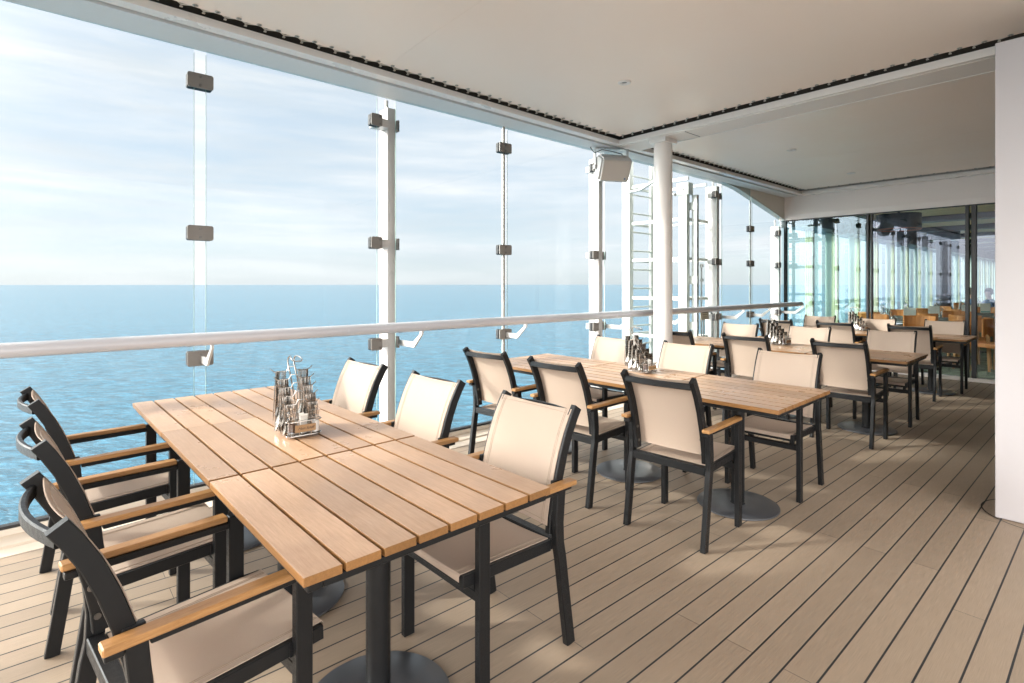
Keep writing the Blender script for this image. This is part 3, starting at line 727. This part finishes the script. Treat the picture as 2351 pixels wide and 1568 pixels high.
# ---- cutlery stand (front = +x, width along y)
def arc(c, r, a0, a1, n, f): return [f(c, r, a0 + (a1 - a0) * i / (n - 1)) for i in range(n)]
def make_stand():
    t = empty('cutlery_stand', (0, 0, 0), 0, 'x', 'cutlery stand', 'wire cutlery stands on the tables')
    bm = BM()     # spine: two rods leaning back, joined by a forward curling loop at the top
    def spine(s):
        y = s * .014; pts = [(.045, y, .006), (.035, y, .05), (.005, y, .13), (-.055, y, .225), (-.105, y, .290), (-.120, y, .312), (-.118, y, .328), (-.100, y, .341), (-.075, y * 1.1, .345), (-.045, y * 1.5, .340), (-.02, y * 1.6, .332), (-.006, y * .9, .328)]
        return pts
    L = spine(-1); Rr = spine(1)[::-1]; tube(bm, L + Rr, .0032, 8)
    obj('handle', bm, 'steel', t, True)
    for i in range(5):
        zc = .292 - .033 * i; xc = -.105 + .036 * i - (.0 if i else 0); w = .095 - .003 * i
        ys = [-w, -w + .014, -w + .018, -.025, -.012, .012, .025, w - .018, w - .014, w]
        zs = [.016, .004, .0, .0, .020, .020, .0, .0, .004, .016]
        bm = BM(); tube(bm, [(xc, y, zc - .02 + z) for y, z in zip(ys, zs)], .0022, 6); obj('hook_bar', bm, 'steel', t, True)
    bm = BM()    # base loop and feet
    pts = [(-.075 + .06 * math.cos(a), .062 * math.sin(a), .005) for a in [math.pi / 2 + math.pi * i / 14 for i in range(15)]] + [(.05, -.05, .005), (.05, .05, .005)]
    tube(bm, pts, .0032, 8, closed=True)
    obj('base_loop', bm, 'steel', t, True)
    def oval_rail(z, name):
        bm = BM(); hw, hd = .052, .024; P = []
        for a in [math.pi * i / 8 for i in range(9)]: P.append((.075 + hd * math.cos(a), hw + hd * math.sin(a), z))
        for a in [math.pi + math.pi * i / 8 for i in range(9)]: P.append((.075 + hd * math.cos(a), -hw + hd * math.sin(a), z))
        tube(bm, P, .0028, 8, closed=True)
        if name == 'tray':
            lathe_pts = [(p[0], p[1]) for p in P]; prism(bm, lathe_pts, 'z', z - .004, z - .002)
        obj(name, bm, 'steel', t, True)
    oval_rail(.012, 'tray'); oval_rail(.074, 'upper_ring')
    bm = BM()
    for y in (-.026, .026): tube(bm, [(.0995, y, .01), (.0995, y, .074)], .002, 6); tube(bm, [(.051, y, .01), (.051, y, .074)], .002, 6)
    obj('upright', bm, 'steel', t, True)
    bm = BM(); box(bm, .1025, .1045, -.045, .045, .028, .060, .0015); pl = obj('name_plate', bm, 'plate', t)
    cu = bpy.data.curves.new('lettering', 'FONT'); cu.body = 'Mein Schiff'; cu.size = .0165; cu.shear = .45; cu.align_x = 'CENTER'; cu.align_y = 'CENTER'; cu.extrude = .0002; cu.space_character = .95
    tmp = bpy.data.objects.new('lettering', cu); COL.objects.link(tmp); bpy.context.view_layer.update()
    me = bpy.data.meshes.new_from_object(tmp.evaluated_get(bpy.context.evaluated_depsgraph_get())); bpy.data.objects.remove(tmp)
    me.materials.clear(); me.materials.append(M['ink']); le = bpy.data.objects.new('lettering', me); COL.objects.link(le)
    le.parent = pl; le.location = (.1049, 0, .044); le.rotation_euler = (R(90), 0, R(90))
    return t
def cut_profile(kind):
    """flat piece hanging down from z=0, faces +-y; half widths along x"""
    bm = BM()
    if kind == 'knife': P = [(.004, 0), (.0075, -.004), (.0085, -.05), (.0075, -.095), (.0062, -.105), (.0088, -.115), (.0095, -.16), (.0085, -.195), (.002, -.215)]
    elif kind == 'fork': P = [(.006, 0), (.0085, -.004), (.0075, -.04), (.0045, -.09), (.004, -.12), (.009, -.135), (.012, -.148), (.012, -.160)]
    elif kind == 'spoon': P = [(.006, 0), (.0085, -.004), (.0075, -.04), (.0042, -.09), (.0035, -.115), (.010, -.13), (.0165, -.148), (.018, -.160), (.015, -.176), (.006, -.188)]
    else: P = [(.005, 0), (.007, -.004), (.006, -.03), (.0035, -.065), (.003, -.085), (.008, -.095), (.0125, -.108), (.0125, -.118), (.008, -.130), (.003, -.134)]
    def bow(z):      # the piece is bent like real cutlery, seen edge-on
        return 0 if kind == 'knife' else .010 * math.sin(min(1, -z / .19) * math.pi * 1.5) * (-z / .13)
    t = .0011
    Ls = [[bm.verts.new((s * w, bow(z) + d * t, z)) for s in (-1, -.4, .4, 1)] for d in (1,) for w, z in P]
    Rs = [[bm.verts.new((s * w, bow(z) - t - (.003 if kind in ('spoon', 'teaspoon') and z < P[5][1] and abs(s) < .9 else 0), z)) for s in (-1, -.4, .4, 1)] for w, z in P]
    for A in (Ls, Rs):
        for a, b in zip(A, A[1:]):
            for i in range(3): bm.faces.new((a[i], a[i + 1], b[i + 1], b[i]))
    for a, b, c, d in zip(Ls, Ls[1:], Rs, Rs[1:]):
        bm.faces.new((a[0], b[0], d[0], c[0])); bm.faces.new((a[3], b[3], d[3], c[3]))
    bm.faces.new(Ls[0] + Rs[0][::-1]); bm.faces.new(Ls[-1] + Rs[-1][::-1])
    if kind == 'fork':
        for i in range(4): x = -.0105 + .007 * i; box(bm, x - .0018, x + .0018, bow(-.16) - .0008, bow(-.16) + .0008, -.192, -.1595)
    return bm
def make_piece(kind, name):
    o = obj(name, cut_profile(kind), 'cutlery', None, True); tag(o, 'x', name); return o
pieces = {k: None for k in ('knife', 'fork', 'spoon', 'teaspoon')}
LN = ['top', 'second', 'third', 'fourth', 'lowest']
LV = [('knife', 1.1), ('fork', 1.06), ('spoon', 1.05), ('fork', .86), ('teaspoon', 1.02)]
def stock(stand, where, nper):
    c, s = math.cos(stand.rotation_euler.z), math.sin(stand.rotation_euler.z)
    for i, (kind, ksc) in enumerate(LV):
        w = .095 - .003 * i; zc = .292 - .033 * i - .02 + .004; xc = -.105 + .036 * i
        n = nper if kind != 'knife' else nper + 1
        for side in (-1, 1):
            for j in range(n):
                y = side * (.027 + .048 * (j + .5) / n)
                if pieces[kind] is None: o = pieces[kind] = make_piece(kind, kind)
                else: o = pieces[kind].copy(); COL.objects.link(o)
                o.location = (stand.location.x + c * xc - s * y, stand.location.y + s * xc + c * y, stand.location.z + zc)
                o.rotation_euler = (R(random.uniform(-2, 2)), R(random.uniform(-3, 3)) + R(4), stand.rotation_euler.z + R(random.uniform(-10, 10)))
                o['category'] = kind; o.scale = (1, 1, ksc)
                o['label'] = f'steel {kind} on the {LN[i]} {"left" if side < 0 else "right"} hook of the stand {where}'
                o['group'] = ('knives' if kind == 'knife' else kind + 's') + f' on the {LN[i]} {"left" if side < 0 else "right"} hook of the stand {where}'
def make_mill(kind):
    t = empty(kind + '_mill', (0, 0, 0), 0, 'x', kind + ' mill', kind + ' mills in the cutlery stands')
    bm = BM(); lathe(bm, [(.019, 0), (.0195, .004), (.0175, .012), (.0168, .05), (.018, .064), (.021, .068), (.021, .072), (.013, .077)], 24); obj('glass_body', bm, 'cglass', t, True)
    bm = BM(); lathe(bm, [(.0145, .016 if kind == 'pepper' else .006), (.0145, .055)], 20); obj('filling', bm, 'pepper' if kind == 'pepper' else 'salt', t, True)
    bm = BM(); lathe(bm, [(.010, .0775), (.013, .080), (.015, .086), (.020, .096), (.0195, .102), (.012, .107), (.005, .109)], 32, flute=.08, fl_n=8); obj('crown', bm, 'cglass', t, True)
    bm = BM(); lathe(bm, [(.002, .080), (.002, .110), (.0045, .112), (.0055, .116), (.004, .120), (.001, .1215)], 14); obj('knob', bm, 'knob', t, True)
    return t
def make_sachets():
    t = empty('sachet_glass', (0, 0, 0), 0, 'x', 'glass', 'glasses of sugar sachets in the cutlery stands')
    bm = BM(); lathe(bm, [(.016, 0), (.017, .002), (.0185, .085), (.0175, .085), (.0165, .004)], 24); obj('tumbler', bm, 'cglass', t, True)
    for i, (x, a, h) in enumerate(((-.007, -8, .088), (-.002, 6, .095), (.004, -3, .090), (.008, 9, .086))):
        bm = BM(); box(bm, x - .0012, x + .0012, -.0105, .0105, .006, h, 0, 0, Matrix.Rotation(R(a), 4, 'X')); obj('sachet', bm, 'paper', t)
    return t
stand0 = make_stand(); pm0 = make_mill('pepper'); sm0 = make_mill('salt'); sg0 = make_sachets()
def place_set(x, y, z, rz, where, nper, firsttime=False, cond=True):
    lab = f'polished wire cutlery stand {where}'
    st = stand0 if firsttime else dup(stand0)
    st.location = (x, y, z); st.rotation_euler = (0, 0, rz); st['label'] = lab
    c, s = math.cos(rz), math.sin(rz)
    if cond:
        for base, ly, lb in ((pm0, -.052, f'glass pepper mill in the cutlery stand {where}'), (sm0, .052, f'glass salt mill in the cutlery stand {where}'), (sg0, 0, f'small glass of paper sachets in the cutlery stand {where}')):
            o = base if firsttime else dup(base)
            o.location = (x + c * .075 - s * ly, y + s * .075 + c * ly, z + .0125); o.rotation_euler = (0, 0, rz); o['label'] = lb
    if nper: stock(st, where, nper)
place_set(-2.505, .885, .752, R(-3), 'on the closest row of tables', 7, True)
place_set(-2.50, 3.53, .751, R(-6), 'on the second row of tables', 6)
place_set(-2.60, 6.30, .751, R(-8), 'on the third row of tables', 6)
place_set(-2.62, 9.10, .751, R(-6), 'on the farthest row of tables', 5)

# ================================================================== LOUDSPEAKER
sp = empty('loudspeaker', (-3.99, 5.03, 2.805), 0, 'white outdoor loudspeaker with beige grille under the ceiling rim', 'loudspeaker')
spm = Matrix.Rotation(R(-27), 4, 'Z') @ Matrix.Rotation(R(27), 4, 'Y') @ Matrix.Diagonal((1.15, 1.15, 1.2, 1))     # front is +x, tipped down
# cabinet cross-section (x,z) swept along y
bm = BM(); sec = [(.10, -.115), (.115, -.10), (.115, .10), (.10, .115), (.0, .125), (-.13, .05), (-.13, -.05), (0, -.125)]
vs = prism(bm, sec, 'y', -.165, .165); bmesh.ops.bevel(bm, geom=[e for e in bm.edges if abs(abs(e.verts[0].co.y) - .165) < 1e-4 and abs(e.verts[0].co.y - e.verts[1].co.y) < 1e-4], offset=.018, segments=2, affect='EDGES')
bmesh.ops.transform(bm, matrix=spm, verts=bm.verts); obj('cabinet', bm, 'white_post', sp)
bm = BM(); vs = box(bm, .1155, .121, -.145, .145, -.098, .098, .004, 0); bmesh.ops.transform(bm, matrix=spm, verts=bm.verts); gr = obj('grille', bm, 'grille', sp)
bm = BM(); disc(bm, (.1225, .11, -.075), (1, 0, 0), .010, .004, 16); bmesh.ops.transform(bm, matrix=spm, verts=bm.verts); obj('badge', bm, M['shirt'], gr)
bm = BM()
for s in (-1, 1):
    yb = s * .205
    sweep(bm, [(0, yb, .215), (0, yb, 0)], .004 if False else .045, .005, (0, 1, 0) if False else (0, 1, 0), 0)
box(bm, -.023, .023, -.208, .208, .215, .221)
for s in (-1, 1): disc(bm, (0, s * .212, .0), (0, 1, 0), .026, .014, 16)
bmesh.ops.transform(bm, matrix=Matrix.Rotation(R(-27), 4, 'Z'), verts=bm.verts)
obj('bracket', bm, 'white_post', sp, True)
bm = BM(); tube(bm, [(-.12, -.22, .235), (-.1, -.26, .21), (-.06, -.27, .17), (-.07, -.22, .15), (-.02, -.15, .19), (0, 0, .19), (.05, .12, .17), (.06, .2, .13)], .005, 6)
obj('cable', bm, 'cable', sp, True)

# ================================================================== OUTDOOR LADDER TOWER
lt = empty('ladder_tower', (0, 0, 0), 0, 'white steel ladder tower standing outside behind the glass screen', 'ladder tower')
def tbox(name, a, mat='white_out', par=lt, bev=.004): 
    bm = BM(); box(bm, *a, bev); return obj(name, bm, mat, par)
tbox('post', (-5.53, -5.47, 8.07, 8.13, -3, 5))
tbox('post', (-5.60, -5.44, 7.34, 7.44, -3, 5)); tbox('post', (-4.56, -4.42, 7.38, 7.47, -3, 2.99))
tbox('post', (-4.50, -4.44, 8.07, 8.13, -3, 3.0)) 
for z in (-1.83, -1.22, -.61, 0, .6, 1.21, 1.83, 2.44, 3.05):
    bm = BM(); box(bm, -5.4395, -4.56 if z < 2.95 else -4.4, 7.385, 7.415, z - .025, z + .025, .003)
    box(bm, -5.515, -5.485, 7.4405, 8.0695, z - .022, z + .022, .003); 
    if z < 3: box(bm, -4.485, -4.455, 7.4705, 8.0695, z - .022, z + .022, .003)
    box(bm, -5.4695, -4.5005, 8.085, 8.115, z - .022, z + .022, .003)
    obj('cross_bar', bm, 'white_out', lt)
for y in (7.14, 7.74): tbox('stile', (-5.325, -5.275, y - .03, y + .03, -3, 5))
for i in range(22): 
    z = -2.9 + .3048 * i
    bm = BM(); tube(bm, [(-5.3, 7.17, z), (-5.3, 7.71, z)], .014, 8); obj('rung', bm, 'white_out', lt, True)
tbox('top_block', (-4.58, -4.38, 7.36, 7.50, 2.80, 2.985))
bm = BM(); disc(bm, (-4.48, 7.352, 2.90), (0, -1, 0), .035, .02, 20); disc(bm, (-4.48, 7.338, 2.90), (0, -1, 0), .016, .02, 12); obj('sheave', bm, 'white_out', lt)
tbox('guide_rail', (-4.40, -4.31, 7.49, 7.545, -3, 2.80), 'galv')
bm = BM()
for a, b in (((-4.30, 7.60, .0), (-4.30, 7.60, 1.75)), ((-4.33, 7.72, -1), (-4.33, 7.72, .9))): tube(bm, [a, b], .012, 8)
tube(bm, [(-4.28, 7.6, 1.03), (-4.25, 7.72, 1.03), (-4.235, 7.80, .98), (-4.235, 7.81, .7), (-4.24, 7.8, .2)], .02, 8)
for z in (1.72, 1.5, .9, .62): disc(bm, (-4.295, 7.6, z), (0, 0, 1), .03, .04, 8)
obj('pipework', bm, 'galv', lt, True)
for z in (.80, 1.50, 2.63):
    bm = BM(); box(bm, -4.45, -4.30, 7.474, 7.486, z - .06, z + .06, .002); pl_ = obj('fixing_plate', bm, 'white_out', lt)
    for dx in (-.055, .055):
        for dz in (-.04, .04): bm = BM(); disc(bm, (-4.375 + dx, 7.47, z + dz), (0, -1, 0), .009, .008, 8); obj('bolt', bm, 'screw', pl_)
bm = BM(); tube(bm, [(-4.9, 7.3, 3.25), (-4.75, 7.25, 2.95), (-4.55, 7.22, 2.80), (-4.5, 7.2, 2.79)], .022, 8); tube(bm, [(-4.4, 6.9, 3.2), (-4.55, 6.85, 3.0), (-4.85, 6.8, 2.86), (-5.1, 6.8, 2.85)], .022, 8)
tag(obj('hose', bm, 'galv', None, True), 'two crossing grey hoses hanging outside above the ladder tower', 'hose')

# ---- plaque under the handrail (lettering too small to read in the photo: two faint lines)
pq = empty('plaque', (-3.80, 6.80, 1.04), R(90 - 8), 'small grey beige notice plaque hanging under the handrail', 'sign')
bm = BM(); box(bm, -.085, .085, -.004, .004, -.085, .055, .002); obj('panel', bm, 'plaque', pq)
bm = BM()
for z, w in ((.01, .06), (-.018, .045), (-.05, .035)):
    x = -w
    while x < w: l = random.uniform(.006, .013); box(bm, x, min(x + l, w), -.0052, -.0042, z - .003, z + .003); x += l + .003
obj('print_line', bm, 'ink', pq)

# ================================================================== RESTAURANT BEHIND THE GLASS
Y0 = YF + .13; Y1 = 44
tag(sheet('interior_floor', -4.6, 5.5, Y0, Y1, .0, 'carpet'), kind='structure')
ce = empty('interior_ceiling', (0, 0, 2.93), 0, 'wooden restaurant ceiling with dark beams behind the tinted glass', 'ceiling')
bm = BM(); box(bm, -4.6, 5.5, Y0, Y1, 0, .1); obj('wood_panel', bm, 'wood_in', ce)
for i in range(12):
    y = Y0 + 1.3 + 2.82 * i
    bm = BM(); box(bm, -4.3, 5.5, y, y + .35, -.12, -.002); obj('beam', bm, 'darkframe', ce)
bm = BM(); box(bm, -4.3, -3.8, Y0, Y1, -.43, -.125); obj('beam', bm, 'darkframe', ce)
bm = BM(); box(bm, 5.4, 5.5, Y0, Y1, 0, 3); tag(obj('interior_wall', bm, 'wood_in'), 'restaurant inner wall behind the tinted glass', 'wall')
bm = BM(); box(bm, -4.6, 5.5, Y1, Y1 + .1, 0, 3.1); tag(obj('interior_end_wall', bm, 'white'), 'far end wall of the restaurant', 'wall')
bm = BM(); box(bm, -4.25, -4.1, Y0, Y1, .0, .35); tag(obj('interior_sill', bm, 'wall'), 'low white sill below the restaurant windows', 'sill')
# window posts with pale lime blinds
wp = empty('window_post', (-4.2, 11.6, 0), 0, 'slim dark window post with a pale lime blind, restaurant sea side', 'window post', 'window posts with lime blinds in the restaurant')
bm = BM(); box(bm, -.06, .05, -.05, .05, .35, 2.93, .004); obj('shaft', bm, 'darkframe', wp)
bm = BM(); 
for i in range(8): x0 = .055 + .006 * (i % 2); box(bm, x0, x0 + .004, -.40 + .055 * i, -.40 + .055 * i + .053, .36, 2.55)
obj('blind', bm, 'lime', wp)
bm = BM(); tube(bm, [(.08, -.1, 1.0), (.08, -.1, 2.0)], .008, 6); obj('blind_rod', bm, 'galv', wp)
for i in range(1, 22): dup(wp, (-4.2, 11.6 + 1.41 * i, 0))
gp = empty('window_pane', (-4.2, 12.3, 0), 0, 'green tinted sea side window pane inside the restaurant', 'window', 'green tinted restaurant windows')
bm = BM(); box(bm, -.006, .006, -.645, .645, .36, 2.92); obj('pane', bm, 'glass_w', gp)
for i in range(-1, 21): 
    if i: dup(gp, (-4.2, 12.305 + 1.41 * i, 0))
cp = empty('curtain', (-4.1, 12.3, 0), 0, 'gathered sheer white curtain between the restaurant window posts', 'curtain', 'sheer curtains in the restaurant')
bm = BM(); A = []; B = []
for i in range(25):
    y = -.15 + .3 * i / 24; x = .02 * math.sin(i * 1.6); A.append(bm.verts.new((x, y, .36))); B.append(bm.verts.new((x, y, 2.55)))
for i in range(24): bm.faces.new((A[i], A[i + 1], B[i + 1], B[i]))
obj('drape', bm, 'sheer', cp)
for i in range(1, 20): dup(cp, (-4.1, 12.3 + 1.41 * i, 0))
for i, y in enumerate((18.4,)):
    t = empty('reflection_column', (-3.3, y, 0), 0, 'dark round column shape standing for a reflection in the tinted glass', 'column')  # solid column stands in for a reflection on the tinted glass
    bm = BM(); lathe(bm, [(.16, 0), (.16, 2.80)], 24); obj('shaft', bm, 'darkframe', t, True)
    bm = BM(); lathe(bm, [(.34, 2.62), (.36, 2.64), (.36, 2.90)], 24); obj('capital', bm, 'darkframe', t, True)
dr = empty('reflection_drum', (-2.95, 12.6, 0), 0, 'dark round drum with a copper red rim, standing for a reflection in the glass', 'reflection drum')  # drum and red rim model a reflection as solid parts
bm = BM(); n = 40
ra = [[bm.verts.new((r_ * math.cos(2 * math.pi * k / n), r_ * math.sin(2 * math.pi * k / n), z)) for k in range(n)] for r_, z in ((.36, 2.52), (.36, 2.80), (.34, 2.80), (.34, 2.52))]
for A, B in zip(ra, ra[1:] + ra[:1]):
    for k in range(n): bm.faces.new((A[k], A[(k + 1) % n], B[(k + 1) % n], B[k]))
obj('shell', bm, 'darkframe', dr)
bm = BM(); tube(bm, [(.352 * math.cos(2 * math.pi * k / 40), .352 * math.sin(2 * math.pi * k / 40), 2.505) for k in range(40)], .014, 6, closed=True); obj('rim', bm, 'copper', dr, True)
bm = BM(); box(bm, -.33, .33, -.015, .015, 2.74, 2.77); box(bm, -.015, .015, -.014, .014, 2.771, 2.93); obj('hanger', bm, 'darkframe', dr)
for i, y in enumerate((11.9, 16.6)):
    t = empty('interior_loudspeaker', (-3.75, y, 2.55), 0, ('nearer' if not i else 'farther') + ' dark loudspeaker hanging inside the restaurant', 'loudspeaker')
    bm = BM(); prism(bm, [(-.13, .1), (.13, .1), (.16, 0), (.06, -.13), (-.06, -.13), (-.16, 0)], 'y', -.11, .11); obj('cabinet', bm, 'darkframe', t)
    bm = BM(); tube(bm, [(0, 0, .1), (0, 0, .38)], .02, 8); obj('bracket', bm, 'darkframe', t)
# interior furniture
ich = empty('orange_chair', (0, 0, 0), 0, 'x', 'chair', 'orange leather chairs inside the restaurant')
bm = BM(); A = []
for i in range(9):
    a = R(-52 + 13 * i); A.append((.30 * math.sin(a), -.26 + .30 * (1 - math.cos(a))))
sweep(bm, [(x, y, .72) for x, y in A], .03, .30, (0, 0, 1), .006); obj('backrest', bm, 'orange', ich)
bm = BM(); box(bm, -.24, .24, -.22, .24, .40, .47, .02); obj('seat', bm, 'orange', ich)
for sx_ in (-1, 1):
    for sy_ in (-1, 1): bm = BM(); sweep(bm, [(sx_ * .23, sy_ * .23, 0), (sx_ * .21, sy_ * .20, .40 if sy_ > 0 else .60)], .03, .035, (0, 1, 0)); obj('leg', bm, 'chairwood', ich)
iseats = [(-3.2, 11.75, 170), (-2.45, 11.7, 185), (-3.5, 13.0, 10), (-2.7, 13.1, 20), (-1.95, 12.9, -10), (-3.3, 14.3, 180), (-2.4, 14.4, 175), (-1.75, 11.9, 95), (-1.35, 13.4, 80),
          (-3.3, 15.9, 5), (-2.5, 15.8, -8), (-1.7, 15.7, 12), (-3.2, 17.3, 180), (-2.3, 17.4, 170), (-1.4, 11.75, 60), (-1.5, 17.2, 190), (-2.9, 19.0, 0), (-2.0, 19.1, 8), (-3.3, 21.0, 180), (-1.1, 15.0, 90)]
words = ['nearest the glass', 'second from the glass', 'third from the glass']
ord_ = ['first', 'second', 'third', 'fourth', 'fifth', 'sixth']; tabs_y = (12.35, 13.75, 15.1, 16.6, 18.2, 20.1); seen_l = set()
for i, (x, y, a) in enumerate(iseats):
    o = ich if i == 0 else dup(ich)
    o.location = (x, y, 0); o.rotation_euler.z = R(a); k = min(range(6), key=lambda q: abs(tabs_y[q] - y))
    lb = f"orange leather tub chair, {'near' if y < tabs_y[k] else 'far'} side of the {ord_[k]} restaurant table, {'sea end' if x < -2.9 else 'middle' if x < -2.1 else 'aisle end' if x < -1.6 else 'at its head'}"
    if lb in seen_l: lb = lb.replace('orange leather tub chair', 'outer orange tub chair')
    seen_l.add(lb); o['label'] = lb
itb = empty('interior_table', (0, 0, 0), 0, 'x', 'table', 'tables inside the restaurant')
bm = BM(); box(bm, -.8, .8, -.4, .4, .72, .75, .004); obj('tabletop', bm, 'greychair', itb)
for s in (-1, 1):
    bm = BM(); tube(bm, [(s * .45, 0, .72), (s * .45, 0, .02)], .04, 12); obj('leg', bm, 'metal', itb, True)
    bm = BM(); lathe(bm, [(.22, 0), (.22, .015), (.05, .02)], 24, (s * .45, 0, 0)); obj('foot', bm, 'metal', itb, True)
for i, (x, y) in enumerate(((-2.75, 12.35), (-2.6, 13.75), (-2.6, 15.1), (-2.6, 16.6), (-2.6, 18.2), (-2.6, 20.1))):
    o = itb if i == 0 else dup(itb)
    o.location = (x, y, 0); o['label'] = f'long grey topped restaurant table behind the tinted glass, {ord_[i]} from the glass'
for i, (x, y) in enumerate(((-3.05, 12.3), (-3.0, 13.75), (-2.75, 15.1), (-2.55, 16.6), (-2.45, 18.2))):
    place_set(x, y, .751, R(-5), 'number %s inside the restaurant' % ('one two three four five'.split()[i]) if False else 'on the ' + ['first', 'second', 'third', 'fourth', 'fifth'][i] + ' table behind glass', 1, cond=False)
mc = empty('menu_card', (0, 0, 0), 0, 'x', 'menu card', 'menu cards standing on the restaurant tables')
bm = BM(); box(bm, -.105, .105, -.003, .003, .012, .24, 0); obj('card', bm, 'card', mc)
bm = BM(); box(bm, -.095, .095, -.0045, -.0035, .03, .055); obj('band', bm, 'teal', mc)
bm = BM(); box(bm, -.11, .11, -.03, .03, 0, .012, .002); obj('holder', bm, 'cglass', mc)
for i, (x, y, w) in enumerate(((-2.72, 12.35, 'nearest the glass'), (-2.62, 13.75, 'second from the glass'), (-2.3, 15.1, 'third from the glass'), (-2.2, 16.6, 'fourth from the glass'), (-1.95, 18.2, 'farthest from the glass'))):
    o = mc if i == 0 else dup(mc)
    o.location = (x, y, .751); o.rotation_euler.z = R(40); o['label'] = f'standing menu card on the restaurant table {w}'
# two seated guests, far inside
def person(x, y, rz, lab, lean=0):
    t = empty('person', (x, y, 0), rz, lab, 'person')
    me = bpy.data.meshes.new('body')
    V_ = [(0, 0, .50), (0, .01, .72), (0, .0, .92), (0, .01, 1.02), (0, .03, 1.09), (0, .045, 1.17), (0, .05, 1.25), (-.17, 0, .96), (-.24, .03, .72), (-.17, .27, .74), (.17, 0, .96), (.24, .03, .72), (.17, .27, .74),
          (-.1, .02, .48), (-.13, .42, .50), (-.13, .44, .08), (-.13, .54, .04), (.1, .02, .48), (.13, .42, .50), (.13, .44, .08), (.13, .54, .04)]
    E_ = [(0, 1), (1, 2), (2, 3), (3, 4), (4, 5), (5, 6), (2, 7), (7, 8), (8, 9), (2, 10), (10, 11), (11, 12), (0, 13), (13, 14), (14, 15), (15, 16), (0, 17), (17, 18), (18, 19), (19, 20)]
    rad = [.15, .13, .14, .06, .055, .085, .075, .06, .042, .03, .06, .042, .03, .09, .065, .045, .035, .09, .065, .045, .035]
    me.from_pydata(V_, E_, []); b = bpy.data.objects.new('body', me); COL.objects.link(b)
    md = b.modifiers.new('skin', 'SKIN'); b.modifiers.new('sub', 'SUBSURF').levels = 1
    for i, r_ in enumerate(rad): me.skin_vertices[0].data[i].radius = (r_, r_ * .85)
    me.skin_vertices[0].data[0].use_root = True
    bpy.context.view_layer.update()
    m2 = bpy.data.meshes.new_from_object(b.evaluated_get(bpy.context.evaluated_depsgraph_get())); b.modifiers.clear(); b.data = m2
    m2.materials.clear(); m2.materials.append(M['shirt']); m2.materials.append(M['skin'])
    for p in m2.polygons:
        p.use_smooth = True; p.material_index = 1 if p.center.z > 1.035 else 0
    b.parent = t
    bm = BM(); r = bmesh.ops.create_uvsphere(bm, u_segments=16, v_segments=10, radius=.098)
    for v in bm.verts: v.co.z = v.co.z * 1.1; v.co.y *= 1.1
    bmesh.ops.delete(bm, geom=[v for v in bm.verts if v.co.y > .045 and v.co.z < .05], context='VERTS')
    bmesh.ops.translate(bm, verts=bm.verts, vec=(0, .03, 1.235)); obj('hair', bm, 'hair', t, True)
person(-2.50, 19.55, R(140), 'seated person with grey hair and blue top, right one of two behind the glass')
person(-2.95, 19.75, R(-60), 'seated person with grey hair and blue top, left one of two behind the glass')
